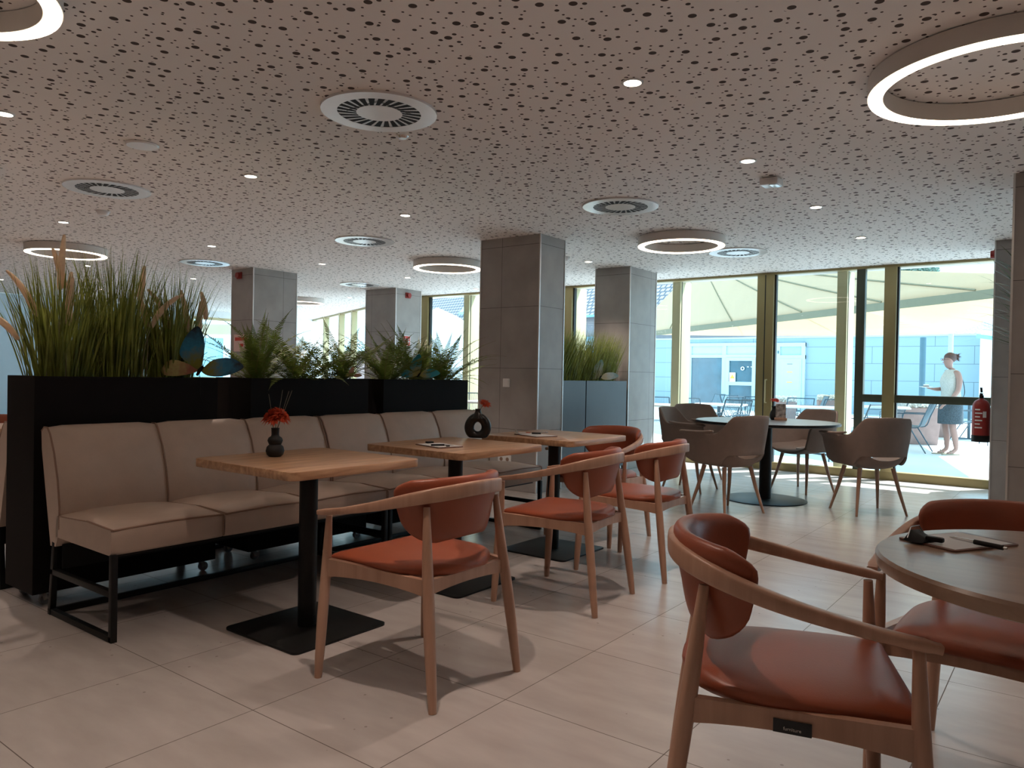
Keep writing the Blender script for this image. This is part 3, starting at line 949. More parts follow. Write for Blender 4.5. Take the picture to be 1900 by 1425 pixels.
# ================================================================== BENCHES
def bench_profile_back(b, z0=0.31, z1=0.862):
    """x of the rear face of the back cushion at height z"""
    k = (b - z0)/(z1 - z0)
    return -0.945 - 0.125*k
def make_bench(nseat=3, cw=0.515):
    t = thing('upholstered_bench')
    L = nseat*cw
    for i in range(nseat):
        y0 = i*cw + 0.004; y1 = (i+1)*cw - 0.004; yc = (y0+y1)/2; hw = (y1-y0)/2
        # seat cushion block: rounded box
        mb = MB()
        prof = [(-0.90, 0.362), (-0.385, 0.357), (-0.374, 0.368), (-0.370, 0.43), (-0.372, 0.468), (-0.385, 0.480), (-0.62, 0.492), (-0.90, 0.476)]
        st = 9
        vs = []
        for k in range(st):
            y = -cos(pi*k/(st-1))*hw
            e = abs(y)/hw
            for (x, z) in prof:
                crown = 0.0
                if z > 0.45: crown = -0.016*max(0, e-0.55)/0.45
                vs.append((x - (0.006*max(0, e-0.8)/0.2 if x > -0.5 else 0), yc + y, z + crown))
        m_ = len(prof); fs = []
        for k in range(st-1):
            for j in range(m_):
                a = k*m_+j; b = k*m_+(j+1) % m_
                fs.append((a, b, b+m_, a+m_))
        fs.append(tuple(range(m_))); fs.append(tuple((st-1)*m_+j for j in range(m_))[::-1])
        mb.add(vs, fs)
        sc = mb.build('seat_cushion', MT['vinyl'], t, smooth=50)
        pp = MB()
        zt = 0.462
        pp.tube([(-0.88, y0+0.003, zt-0.004), (-0.60, y0+0.003, zt+0.010), (-0.40, y0+0.003, zt+0.003), (-0.376, y0+0.006, zt)], 0.0045, 6)
        pp.tube([(-0.376, y0+0.006, zt), (-0.371, yc, zt+0.008), (-0.376, y1-0.006, zt)], 0.0045, 6)
        pp.tube([(-0.376, y1-0.006, zt), (-0.40, y1-0.003, zt+0.003), (-0.60, y1-0.003, zt+0.010), (-0.88, y1-0.003, zt-0.004)], 0.0045, 6)
        pp.tube([(-0.374, y1-0.004, zt), (-0.372, y1-0.004, 0.365)], 0.0035, 6)
        pp.build('piping', MT['piping'], sc)
        # back cushion
        mb = MB()
        rows = 9
        cols = 9
        for side in (0, 1):
            pass
        vs = []
        ring_n = 12
        for k in range(cols):
            y = -cos(pi*k/(cols-1))*hw
            e = abs(y)/hw
            ee = max(0, e-0.7)/0.3
            loop = [(-0.955, 0.315), (-0.90, 0.318), (-0.868, 0.36), (-0.862, 0.50), (-0.885, 0.62), (-0.925, 0.74), (-0.968, 0.825), (-1.0, 0.856), (-1.035, 0.858), (-1.066, 0.840), (-1.060, 0.75), (-1.0, 0.50)]
            for (x, z) in loop:
                dx = -0.012*ee if (x > -0.99 and z > 0.35) else 0
                dz = -0.010*ee if z > 0.8 else 0
                vs.append((x+dx, yc+y, z+dz))
        m_ = ring_n; fs = []
        for k in range(cols-1):
            for j in range(m_):
                a = k*m_+j; b = k*m_+(j+1) % m_
                fs.append((a, b, b+m_, a+m_))
        fs.append(tuple(range(m_))); fs.append(tuple((cols-1)*m_+j for j in range(m_))[::-1])
        mb.add(vs, fs)
        bc = mb.build('back_cushion', MT['vinyl'], t, smooth=55)
        pts = [(-0.868, 0.40), (-0.870, 0.50), (-0.893, 0.62), (-0.933, 0.74), (-0.976, 0.822), (-1.005, 0.850), (-1.04, 0.850), (-1.066, 0.832)]
        pp = MB()
        for yy in ([y1] if i < nseat-1 else [y1-0.003]):
            pp.tube([(x, yy, z) for x, z in pts], 0.0045, 6)
        pp.build('piping', MT['piping'], bc)
        if i == 0:
            MB().tube([(x, y0+0.002, z) for x, z in pts], 0.0045, 6).build('piping', MT['piping'], bc)
    fr = MB()
    s_ = 0.026
    for y in (0.016, L-0.016):
        fr.box(-0.394, y-s_/2, 0.0, -0.394+s_, y+s_/2, 0.36)
        fr.bar((-0.965, y, 0.0), (-0.925, y, 0.335), s_, s_)
        fr.box(-0.97, y-s_/2, 0.0, -0.37, y+s_/2, s_)
        fr.box(-0.955, y-s_/2, 0.185, -0.385, y+s_/2, 0.185+s_)
    fr.box(-0.97, 0.0, 0.0, -0.97+s_, L, s_)
    fr.box(-0.94, 0.05, 0.340, -0.42, L-0.05, 0.358)
    fr.build('frame', MT['black'], t, bev=0.002)
    MB().box(-0.90, 0.03, 0.215, -0.885, L-0.03, 0.325).build('under_seat_shade', MT['black'], t)  # black strip stands in for the shade beneath the seats
    return t
bench = make_bench()
place(bench, True, (0, 0.586, 0), 0, 'near beige leather bench in front of the tall grass planter, three seats long', 'bench', 'beige benches along the planters')
place(bench, False, (0, 2.135, 0), 0, 'far beige leather bench in front of the fern planters, ending by the pillar', 'bench', 'beige benches along the planters')
# benches on the far side of the planters, back to back
place(bench, False, (-2.52, 2.135, 0), radians(180), 'beige bench behind the grass planter, seen as a dark leg at the left edge', 'bench', 'beige benches behind the planters')
place(bench, False, (-2.52, 3.69, 0), radians(180), 'beige bench hidden behind the fern planters', 'bench', 'beige benches behind the planters')

# ================================================================== PLANTERS
def make_planter(L, m, name='planter_box', ztop=1.085, zb=0.062, wdt=0.32, casters=True):
    t = thing(name)
    th = 0.012
    mb = MB()
    x0, x1 = -wdt/2, wdt/2
    mb.box(x0, 0, zb, x1, th, ztop).box(x0, L-th, zb, x1, L, ztop).box(x0, th, zb, x0+th, L-th, ztop).box(x1-th, th, zb, x1, L-th, ztop).box(x0+th, th, zb, x1-th, L-th, zb+th)
    mb.build('box', m, t, smooth=0, weld=False)
    MB().box(x0+th, th, ztop-0.07, x1-th, L-th, ztop-0.045).build('soil', MT['soil'], t, smooth=0)
    if casters:
        for sx in (-1, 1):
            for sy in (0, 1):
                cx = sx*(wdt/2-0.045); cy = 0.06 + sy*(L-0.12)
                f_ = MB().box(cx-0.02, cy-0.025, zb-0.006, cx+0.02, cy+0.025, zb).bar((cx-0.013, cy, zb-0.006), (cx-0.013, cy+0.012, 0.022), 0.003, 0.022, (0, 1, 0)).bar((cx+0.013, cy, zb-0.006), (cx+0.013, cy+0.012, 0.022), 0.003, 0.022, (0, 1, 0))
                c_ = f_.build('caster', MT['chrome'], t)
                MB().tube([(cx-0.010, cy+0.012, 0.025), (cx+0.010, cy+0.012, 0.025)], 0.025, 18).build('wheel', MT['wheel'], c_, smooth=40)
    return t
PX = -1.26
PL = [(0.572, 0.93, 'black planter box nearest the camera holding the tall plumed grass'),
      (1.715, 0.912, 'middle black planter box holding ferns, behind the bench'),
      (2.767, 0.905, 'last black planter box holding ferns, next to the tiled pillar')]
for y, L, lab in PL:
    wd_ = 0.32 if y < 1 else 0.37
    t = make_planter(L, MT['planter'], wdt=wd_)
    t.location = (-1.10 - wd_/2, y, 0)
    tag(t, lab, 'planter', 'black planters behind the bench')
for y, L, lab in [(5.50, 0.84, 'left slate grey planter between the pillars'), (6.36, 0.93, 'right slate grey planter between the pillars, with a pale butterfly on its rim')]:
    t = make_planter(L, MT['planter_grey'], 'planter_box')
    t.location = (-1.80, y, 0)
    tag(t, lab, 'planter', 'slate grey planters between the pillars')

# ================================================================== PLANTS
def blade(mb, base, az, lean, length, width, curl=0.6, seg=6, twist=0.0):
    """one flat tapering grass blade that arches outward"""
    p = Vector(base); d0 = Vector((cos(az), sin(az), 0)); side = Vector((-sin(az), cos(az), 0))
    side = (side*cos(twist) + d0*sin(twist))
    vs = []; ang_ = lean
    for k in range(seg+1):
        t_ = k/seg
        w_ = width*(1 - t_**2.2)*0.5 + 0.0003
        w_ *= (0.6 + 0.8*t_) if t_ < 0.5 else 1.0
        vs += [p - side*w_, p + side*w_]
        ang_ += curl/seg*t_*1.4
        p = p + (d0*sin(ang_) + Vector((0, 0, cos(ang_))))*(length/seg)
    o = len(mb.v)
    mb.v += [tuple(v) for v in vs]
    mb.f += [(o+2*k, o+2*k+1, o+2*k+3, o+2*k+2) for k in range(seg)]
    return p

def grass_clump(cx, cy, z0, nb, h, spread, wid, mats, lab, group, plumes=(), seed=1, leanmax=0.35, name='ornamental_grass', dirb=None):
    rg = random.Random(seed)
    t = thing(name, (cx, cy, z0), 0, lab, 'grass', group)
    for mi, m in enumerate(mats):
        mb = MB()
        for i in range(nb//len(mats)):
            az = rg.uniform(0, 2*pi)
            rr = rg.random()**0.7
            bx, by = rr*spread[0]*cos(az), rr*spread[1]*sin(az)
            ln = h*rg.uniform(0.62, 1.14)
            lean = rg.uniform(0.0, leanmax)*(0.35+0.65*rr)
            a2 = az + rg.uniform(-0.9, 0.9)
            if dirb is not None and rg.random() < 0.75:
                a2 = dirb + rg.uniform(-0.8, 0.8)
                lean = rg.uniform(0.05, leanmax)
            blade(mb, (bx, by, 0), a2, lean, ln, wid*rg.uniform(0.5, 1.25), rg.uniform(0.05, 0.55), 6, rg.uniform(-1.2, 1.2))
        mb.build('blades' if mi == 0 else 'pale_blades', m, t, smooth=60, weld=False)
    for (dy, dx, hz, la, az, curl, plen) in plumes:
        # stalk with a fluffy seed head
        p = Vector((dx, dy, 0)); a_ = la; pts = [p.copy()]
        seg = 14; d0 = Vector((cos(az), sin(az), 0))
        for k in range(seg):
            a_ += curl/seg*(k/seg)*2
            p = p + (d0*sin(a_) + Vector((0, 0, cos(a_))))*(hz/seg)
            pts.append(p.copy())
        st = MB().tube(pts, 0.0018, 5, up=(0.35, 0.9, 0.08)).build('stalk', MT['twig'], t)
        # plume along the last part
        kk = int(seg*(1-plen/hz))
        path = pts[kk:]
        cp = crv([tuple(q) for q in path], 3)
        n_ = len(cp)
        pr = [0.0145*(sin(pi*min(1, (i+0.6)/n_)**0.75)**0.5)+0.0015 for i in range(n_)]
        pm = MB().tube(cp, pr, 8, up=(0.35, 0.9, 0.08))
        for i in range(1, n_-1):
            for q in range(12):
                a3 = rg.uniform(0, 2*pi)
                dv = (Vector(cp[i+1])-Vector(cp[i-1])).normalized()
                x_ = dv.cross(Vector((0.3, 0.5, 0.2))).normalized(); z_ = x_.cross(dv)
                o_ = (x_*cos(a3) + z_*sin(a3))
                b0 = Vector(cp[i]) + o_*pr[i]*0.8; tip = b0 + o_*0.006 + dv*0.011
                sd = dv.cross(o_)*0.0007
                pm.add([b0-sd, b0+sd, tip], [(0, 1, 2)])
        pm.build('plume', MT['plume'], st, smooth=60, weld=False)
    return t

grass_clump(PX-0.03, 0.76, 1.02, 380, 0.60, (0.10, 0.15), 0.0095, [MT['grass'], MT['grass2']], 'left clump of the tall ornamental grass, with the most feather plumes', 'tall plumed grass in the near planter',
            plumes=[(-0.03, 0.06, 0.76, 0.02, 4.0, -0.12, 0.26), (-0.08, 0.05, 0.62, 0.06, 3.9, 0.8, 0.24), (-0.02, 0.10, 0.55, 0.02, 1.0, 0.1, 0.20), (0.0, 0.08, 0.58, -0.02, 1.0, 0.12, 0.19),
                    (0.06, 0.07, 0.71, 0.10, 4.0, 0.25, 0.20), (-0.12, 0.02, 0.50, 0.2, 4.1, 1.3, 0.22)], seed=3, leanmax=0.42)
grass_clump(PX-0.03, 1.04, 1.02, 400, 0.66, (0.10, 0.15), 0.0090, [MT['grass'], MT['grass2']], 'middle clump of the tall ornamental grass, tallest and densest', 'tall plumed grass in the near planter',
            plumes=[(0.07, 0.05, 0.66, 0.02, 1.2, 0.1, 0.16), (0.10, 0.06, 0.58, 0.0, 1.0, 1.1, 0.22), (0.12, 0.05, 0.52, -0.08, 4.5, 0.5, 0.18)], seed=4, leanmax=0.30)
grass_clump(PX-0.04, 1.33, 1.02, 380, 0.60, (0.09, 0.13), 0.0090, [MT['grass'], MT['grass2']], 'right clump of the tall ornamental grass, behind the big blue butterfly', 'tall plumed grass in the near planter',
            plumes=[(0.02, 0.06, 0.58, 0.06, 4.3, 0.7, 0.22), (0.08, 0.05, 0.56, 0.02, 1.0, -0.3, 0.22), (0.10, 0.05, 0.50, 0.12, 1.0, -0.1, 0.18), (0.13, 0.05, 0.56, 0.2, 1.0, -0.5, 0.13)], seed=5, leanmax=0.36)
for i, (y, lab) in enumerate(((5.86, 'fine green grass in the left grey planter, beside the near pillar'), (6.12, 'fine green grass in the left grey planter, next to the right one'),
                              (6.58, 'fine green grass at the left of the right grey planter, behind the pale butterfly'), (6.94, 'fine green grass at the right of the right grey planter, against the middle pillar'))):
    grass_clump(-1.80, y, 1.02, 640, 0.60, (0.13, 0.22), 0.006, [MT['grass2'], MT['grass']], lab, 'fine grass in the grey planters', seed=20+i, leanmax=0.36, name='fine_grass', dirb=0.5)

def frond(mb, sm, base, az, lean, length, curl, rg, wmax=0.055):
    p = Vector(base); d0 = Vector((cos(az), sin(az), 0)); side = Vector((-sin(az), cos(az), 0))
    seg = 24
    a_ = lean; pts = [p.copy()]; dirs = []
    for k in range(seg):
        a_ += curl/seg*(0.4+1.2*k/seg)
        d = d0*sin(a_) + Vector((0, 0, cos(a_)))
        p = p + d*(length/seg); pts.append(p.copy()); dirs.append(d)
    sm.tube(pts, [0.0022*(1-0.7*i/seg) for i in range(seg+1)], 4, cap=False)
    for k in range(3, seg):
        for hf in (0, 0.5):
            t_ = (k+hf)/seg
            w_ = wmax*sin(pi*min(1, (t_*0.92+0.1)))**0.6*(1 if t_ < 0.6 else (1-t_)/0.4*0.9+0.1)
            c = pts[k].lerp(pts[k+1], hf); d = dirs[k]
            up = side.cross(d)
            for sg in (-1, 1):
                sdir = (side*sg + d*0.35 + up*rg.uniform(-0.25, 0.1)).normalized()
                q = c + sdir*w_
                hw = d*(length/seg*0.20)
                mb.add([c-hw*0.8, c+hw*0.8, c + sdir*w_*0.65 + hw*0.9, q, c + sdir*w_*0.6 - hw*0.9], [(0, 1, 2, 3, 4)])

def fern(x, y, z, lab, seed, nf=26, L=(0.28, 0.46), group='ferns in the black planters'):
    rg = random.Random(seed)
    t = thing('fern', (x, y, z), 0, lab, 'fern', group)
    mb = MB(); sm = MB()
    for i in range(nf):
        az = 2*pi*i/nf + rg.uniform(-0.3, 0.3)
        ln = rg.uniform(*L)
        lean = rg.uniform(0.25, 1.25)
        frond(mb, sm, (rg.uniform(-0.04, 0.04), rg.uniform(-0.05, 0.05), 0), az, lean, ln, rg.uniform(0.1, 1.1), rg, rg.uniform(0.038, 0.06))
    mb.build('frond_leaves', MT['fern'], t, smooth=0, weld=False)
    sm.build('frond_stems', MT['fern_stem'], t, weld=False)
    return t
FERNS = [(1.84, 'leftmost fern, reaching towards the big blue butterfly', 26), (2.16, 'fern in the middle planter, second from the left', 24), (2.47, 'fern at the right end of the middle planter', 26),
         (2.93, 'fern at the left end of the last black planter', 26), (3.22, 'fern behind the small blue butterfly', 28), (3.52, 'rightmost fern, with fronds hanging towards the tiled pillar', 28)]
for i, (y, lab, nf) in enumerate(FERNS):
    fern(PX+0.03, y, 1.04, lab, 40+i, nf+4, (0.34, 0.60))

def butterfly(loc, rz, sc, upper, lower, lab, tilt=0.0):
    t = thing('butterfly_decoration', loc, rz, lab, 'butterfly')
    def wing(pts, name, m, rot):
        mb = MB()
        n_ = len(pts)
        top = [(x*sc, 0.0008, z*sc) for x, z in pts]; bot = [(x*sc, -0.0008, z*sc) for x, z in pts]
        mb.add(top+bot, [tuple(range(n_)), tuple(range(n_, 2*n_))[::-1]] + [(i, i+n_, (i+1) % n_+n_, (i+1) % n_) for i in range(n_)])
        o = mb.build(name, m, t, smooth=30)
        o.rotation_euler = rot
        return o
    fw = crv([(0.02, 0), (0.12, 0.35), (0.16, 0.75), (0.05, 1.05), (-0.22, 0.85), (-0.42, 0.5), (-0.40, 0.3), (-0.15, 0.08), (0.0, 0)], 4)[:-1]
    hw = crv([(0.0, 0.0), (-0.3, 0.16), (-0.66, 0.24), (-0.85, 0.05), (-0.80, -0.12), (-0.5, -0.14), (-0.2, -0.08), (0.0, 0)], 4)[:-1]
    fw2 = crv([(0.02, 0), (0.3, 0.26), (0.75, 0.30), (1.05, 0.12), (0.9, -0.02), (0.55, -0.13), (0.2, -0.12), (0, 0)], 4)[:-1]
    wing(fw, 'left_forewing', upper, (0.25, 0.0, 0.0))
    wing(hw, 'left_hindwing', lower, (-0.15, 0.0, 0.1))
    wing(fw2, 'right_forewing', upper, (-0.2, 0.0, -0.1))
    bd = MB().tube([(-0.06*sc, -0.008, -0.12*sc), (0.0, -0.006, 0.0), (0.08*sc, -0.006, 0.10*sc)], [0.028*sc, 0.045*sc, 0.03*sc], 8)
    bd.build('body', MT['black'], t)
    MB().tube(crv([(0.08*sc, -0.006, 0.1*sc), (0.2*sc, -0.02, 0.28*sc), (0.42*sc, -0.03, 0.33*sc)], 5), 0.004*sc+0.0006, 5).tube(crv([(0.08*sc, -0.006, 0.1*sc), (0.12*sc, -0.05, 0.3*sc), (0.3*sc, -0.08, 0.42*sc)], 5), 0.004*sc+0.0006, 5).build('antennae', MT['black'], t)
    MB().tube([(0, 0, -0.12*sc), (0, 0.005, -0.14*sc-0.10)], 0.0015, 5).build('wire_stem', MT['black'], t)
    return t
def mat_wing(name, edge, mid, root, sc):
    m, t, b = nt(name)
    tc = N(t, 'ShaderNodeTexCoord')
    vl = N(t, 'ShaderNodeVectorMath', operation='LENGTH')
    lk(t, tc.outputs['Object'], vl.inputs[0])
    no = N(t, 'ShaderNodeTexNoise'); no.inputs['Scale'].default_value = 30/sc*0.25
    lk(t, tc.outputs['Object'], no.inputs['Vector'])
    v = mathn(t, 'ADD', mathn(t, 'DIVIDE', vl.outputs['Value'], sc), mathn(t, 'MULTIPLY', mathn(t, 'SUBTRACT', no.outputs['Fac'], 0.5), 0.5))
    rp = N(t, 'ShaderNodeValToRGB')
    rp.color_ramp.elements[0].position = 0.25; rp.color_ramp.elements[0].color = tuple(root)+(1,)
    rp.color_ramp.elements[1].position = 1.0; rp.color_ramp.elements[1].color = tuple(edge)+(1,)
    e = rp.color_ramp.elements.new(0.6); e.color = tuple(mid)+(1,)
    lk(t, v, rp.inputs[0]); lk(t, rp.outputs[0], b.inputs['Base Color'])
    b.inputs['Roughness'].default_value = 0.5
    return m
SCR = radians(90) - 0.64
wb = mat_wing('blue_wing', (0.01, 0.02, 0.03), (0.02, 0.22, 0.42), (0.20, 0.20, 0.03), 0.235)
wy = mat_wing('yellow_wing', (0.30, 0.12, 0.06), (0.42, 0.38, 0.14), (0.30, 0.10, 0.06), 0.235)
butterfly((-1.085, 1.385, 1.125), radians(37), 0.235, wb, wy, 'big blue and yellow butterfly on the rim of the near planter')
wb2 = mat_wing('bright_blue_wing', (0.05, 0.50, 0.70), (0.05, 0.46, 0.66), (0.50, 0.48, 0.18), 0.15)
wy2 = mat_wing('cream_wing', (0.5, 0.45, 0.35), (0.5, 0.45, 0.3), (0.35, 0.2, 0.1), 0.15)
butterfly((-1.115, 3.13, 1.12), radians(37), 0.15, wb2, wb2, 'small blue butterfly on the rim of the last black planter')
butterfly((-1.115, 2.50, 1.105), radians(37), 0.06, mat_wing('peach_wing', (0.75, 0.42, 0.33), (0.7, 0.4, 0.3), (0.5, 0.2, 0.15), 0.06), wy2, 'tiny peach butterfly peeping out of the ferns')
butterfly((-1.655, 6.68, 1.125), radians(37), 0.20, mat_wing('pale_blue_wing', (0.25, 0.50, 0.55), (0.65, 0.75, 0.75), (0.7, 0.65, 0.45), 0.2), mat_wing('pale_wing', (0.1, 0.35, 0.45), (0.6, 0.7, 0.7), (0.7, 0.65, 0.45), 0.2), 'pale white and blue butterfly on the grey planter')

# dracaena behind the right pillars
t = thing('potted_dracaena', (2.56, 6.15, 0), 0, 'dark strappy potted plant peeping out behind the nearest right pillar', 'potted plant')
MB().lathe([(0.0, 0.0), (0.15, 0.0), (0.19, 0.36), (0.175, 0.36), (0.165, 0.32), (0.0, 0.32)], n=32).build('pot', MT['planter'], t)
MB().tube([(0, 0, 0.3), (0.02, 0, 1.0), (0, 0.02, 1.72)], [0.022, 0.018, 0.014], 10).build('trunk', MT['fern_stem'], t)
mb = MB(); rg = random.Random(11)
for i in range(150):
    zz = rg.uniform(1.2, 1.78)
    blade(mb, (0.01*cos(i), 0.01*sin(i), zz), rg.uniform(0, 2*pi), rg.uniform(0.3, 1.25), rg.uniform(0.42, 0.70), 0.026, rg.uniform(0.3, 1.2), 7, rg.uniform(-0.3, 0.3))
mb.build('leaves', MT['dracaena'], t, smooth=60, weld=False)

# ================================================================== TABLES
def make_square_table():
    t = thing('square_cafe_table')
    MB().prism(rrect(0.70, 0.70, 0.045, 6), 0.712, 0.747).build('tabletop', MT['oak'], t, bev=0.003, smooth=40)
    MB().tube([(0, 0, 0.012), (0, 0, 0.700)], 0.040, 32).build('column', MT['black'], t, smooth=40)
    MB().prism(rrect(0.50, 0.50, 0.03, 5), 0.0, 0.010).build('base_plate', MT['black'], t, bev=0.002, smooth=40)
    MB().prism(rrect(0.24, 0.24, 0.01, 2), 0.700, 0.712).build('mounting_plate', MT['black'], t, smooth=40)
    return t
tb = make_square_table()
TB = [(0.065, 1.232, 'near square oak table with the double bubble vase'), (0.055, 2.222, 'middle square oak table with the ring-shaped black vase'), (0.050, 3.20, 'far square oak table with clipboard and scattered items')]
for i, (x, y, lab) in enumerate(TB):
    place(tb, i == 0, (x, y, 0), 0, lab, 'table', 'square oak cafe tables by the bench')
# a table behind the planter, cut by the left edge
place(tb, False, (-2.62, 1.25, 0), 0, 'square oak table behind the near planter, only a sliver at the left edge', 'table')

t = thing('round_table', (0.42, 6.24, 0), 0, 'round dark-topped table with five taupe chairs by the windows', 'table')
MB().lathe([(0.0, 0.722), (0.63, 0.722), (0.648, 0.730), (0.648, 0.738), (0.643, 0.7445), (0.0, 0.7445)], n=72, cap=False).build('tabletop', mat('grey_laminate', (0.16, 0.16, 0.165), 0.33, var=0.05, spec=0.6), t, smooth=30)
MB().lathe([(0.630, 0.716), (0.651, 0.722), (0.652, 0.740), (0.646, 0.744)], n=72, cap=False).build('black_edge', MT['black'], t, smooth=40)
MB().tube([(0, 0, 0.01), (0, 0, 0.715)], 0.055, 32).build('column', MT['black'], t)
MB().lathe([(0.0, 0.0), (0.375, 0.0), (0.378, 0.006), (0.36, 0.012), (0.0, 0.018)], n=64, cap=False).build('base_plate', MT['black'], t, smooth=40)

t = thing('round_table', (2.815, 1.12, 0), 0, 'round wooden table at the right edge with a clipboard on it', 'table')
MB().lathe([(0.0, 0.705), (0.40, 0.705), (0.420, 0.712), (0.424, 0.726), (0.424, 0.738), (0.418, 0.745), (0.0, 0.745)], n=72, cap=False).build('tabletop', MT['oak_edge'], t, smooth=40)
MB().tube([(0, 0, 0.01), (0, 0, 0.705)], 0.04, 32).build('column', MT['black'], t)
MB().lathe([(0.0, 0.0), (0.26, 0.0), (0.262, 0.008), (0.0, 0.014)], n=48, cap=False).build('base_plate', MT['black'], t, smooth=40)

# ================================================================== ORANGE WOOD CHAIRS
RAIL = crv([(-0.283, 0.262, 0.612), (-0.287, 0.12, 0.636), (-0.277, -0.03, 0.668), (-0.235, -0.155, 0.700), (-0.135, -0.243, 0.722), (0.0, -0.272, 0.730),
            (0.135, -0.243, 0.722), (0.235, -0.155, 0.700), (0.277, -0.03, 0.668), (0.287, 0.12, 0.636), (0.283, 0.262, 0.612)], 7)
def rail_at(s):
    x = (s*0.5+0.5)*(len(RAIL)-1); i = min(int(x), len(RAIL)-2); k = x-i
    a, b = Vector(RAIL[i]), Vector(RAIL[i+1])
    return a.lerp(b, k), (b-a).normalized()
def make_wood_chair():
    t = thing('wooden_armchair')
    for sx in (-1, 1):
        MB().tube(crv([(sx*0.282, 0.258, 0.0), (sx*0.277, 0.247, 0.20), (sx*0.271, 0.234, 0.42), (sx*0.268, 0.226, 0.602)], 4), [0.0115 + 0.0085*sin(pi*min(1, (i/12)*0.95+0.08)) for i in range(13)], 14).build('leg', MT['beech'], t, smooth=50)
        MB().tube(crv([(sx*0.235, -0.275, 0.0), (sx*0.222, -0.243, 0.25), (sx*0.205, -0.212, 0.48), (sx*0.190, -0.190, 0.672)], 4), [0.0115 + 0.0095*sin(pi*min(1, (i/12)*0.95+0.08)) for i in range(13)], 14).build('leg', MT['beech'], t, smooth=50)
    n_ = len(RAIL)
    rad = []
    for i in range(n_):
        s_ = abs(i/(n_-1)*2-1)           # 0 at back, 1 at tips
        rx = 0.0115 + 0.0065*max(0, min(1, (s_-0.30)/0.5))
        rz = 0.0255 - 0.0135*max(0, min(1, (s_-0.25)/0.6))
        if s_ > 0.96: rx *= 0.8; rz *= 0.8
        rad.append((rx, rz))
    rl = MB().tube(RAIL, rad, 20, sec=4.5)
    rl.build('armrest', MT['beech'], t, smooth=50)
    # seat frame: side, front and rear rails
    sr = MB()
    def railbar(a, b, h0, h1, wdt=0.022, arch=0.02, n_=8):
        a = Vector(a); b = Vector(b); d = (b-a); x = Vector((d.y, -d.x, 0)).normalized()*wdt/2
        vs = []
        for i in range(n_+1):
            k = i/n_
            c = a + d*k; hh = h0 + (h1-h0)*k; br = arch*4*k*(1-k)
            for q in (-1, 1):
                vs += [c + x*q, c + x*q + Vector((0, 0, -hh + br))]
        fs = []
        for i in range(n_):
            o = i*4
            fs += [(o, o+4, o+5, o+1), (o+2, o+3, o+7, o+6), (o, o+2, o+6, o+4), (o+1, o+5, o+7, o+3)]
        fs += [(0, 1, 3, 2), (n_*4, n_*4+2, n_*4+3, n_*4+1)]
        sr.add(vs, fs)
    for sx in (-1, 1):
        railbar((sx*0.270, 0.230, 0.446), (sx*0.210, -0.215, 0.430), 0.066, 0.056, arch=0.016)
    railbar((-0.266, 0.222, 0.430), (0.266, 0.222, 0.430), 0.055, 0.055, arch=0.015)
    railbar((-0.208, -0.212, 0.428), (0.208, -0.212, 0.428), 0.052, 0.052, arch=0.012)
    sr.build('seat_frame', MT['beech'], t, smooth=35)
    # seat pad: straight wide front, round rear
    def sc(a, b):
        w_ = 0.243
        a2 = a; b2 = b
        yy = 0.008 + b2*0.250
        if b2 < 0:
            hw = w_*sqrt(max(0.0, 1 - abs(b2)**2.6)) if abs(b2) < 1 else 0.0
            hw = max(hw, 0.02)
        else:
            hw = w_*(1 - 0.03*b2**2)
        x = a2*hw
        dish = -0.004*(1-(a2)**2)*(1-min(1, (b2)**2)) - 0.010*max(0, b2)**4
        return (x, yy, 0.447 + dish)
    cushion(sc, lambda a, b: (0, 0, 1), lambda a, b, s: 0.056 if s > 0 else 0.072, 20, 20, 0.42).build('seat', MT['orange'], t, smooth=70)
    # backrest pad wrapped inside the rail
    def bc(a, b):
        k = (b*0.5+0.5)      # 0 bottom .. 1 top
        wdt = 0.50*(0.80 + 0.20*min(1, k*1.4)**0.8) * (1 - 0.03*max(0, k-0.85)/0.15)
        if k > 0.8: wdt *= sqrt(max(0.0, 1 - 0.35*((k-0.8)/0.2)**2))
        if k < 0.38: wdt *= sqrt(max(0.0, 1 - ((0.38-k)/0.38)**2))*0.42 + 0.58
        s_ = a*wdt
        p, d = rail_at(s_)
        inw = Vector((-p.x, 0.10 - p.y, 0)).normalized()
        z = 0.550 + k*0.226 - 0.012*(a*a)
        off = 0.018 + 0.026*(1-k)
        q = Vector((p.x, p.y, 0)) + inw*off
        q = Vector((q.x*(1-0.04*(1-k)), q.y + 0.012*(1-k), z))
        return q
    def bn(a, b):
        p, d = rail_at(a*0.48)
        return Vector((p.x, p.y - 0.10, 0)).normalized()
    cushion(bc, bn, lambda a, b, s: 0.034 + 0.018*max(0, min(1, (b+0.1)/0.8)), 26, 18, 0.45).build('backrest', MT['orange'], t, smooth=70)
    return t
ch = make_wood_chair()
def heading(dx, dy): return atan2(dy, dx) - pi/2
CH = [((0.805, 1.193), heading(-1, 0.0), 'nearest orange-seated wooden armchair facing the near square table'),
      ((0.682, 2.378), heading(-1, -0.11), 'orange-seated wooden armchair facing the middle square table'),
      ((0.690, 3.155), heading(-1, -0.04), 'orange-seated wooden armchair facing the far square table, seen from behind'),
      ((0.070, 3.765), heading(-0.13, -0.99), 'orange-seated wooden armchair beyond the far square table, its backrest front towards us'),
      ((2.222, 0.962), heading(cos(radians(21.5)), sin(radians(21.5))), 'large foreground orange armchair at the right, seen from behind at the round table'),
      ((2.625, 1.620), heading(-0.06, -1), 'orange armchair on the far side of the right round table, cut by the right edge'),
      ((-3.3, 1.2), heading(1, 0.0), 'orange-seated armchair behind the planter, only a sliver at the left edge')]
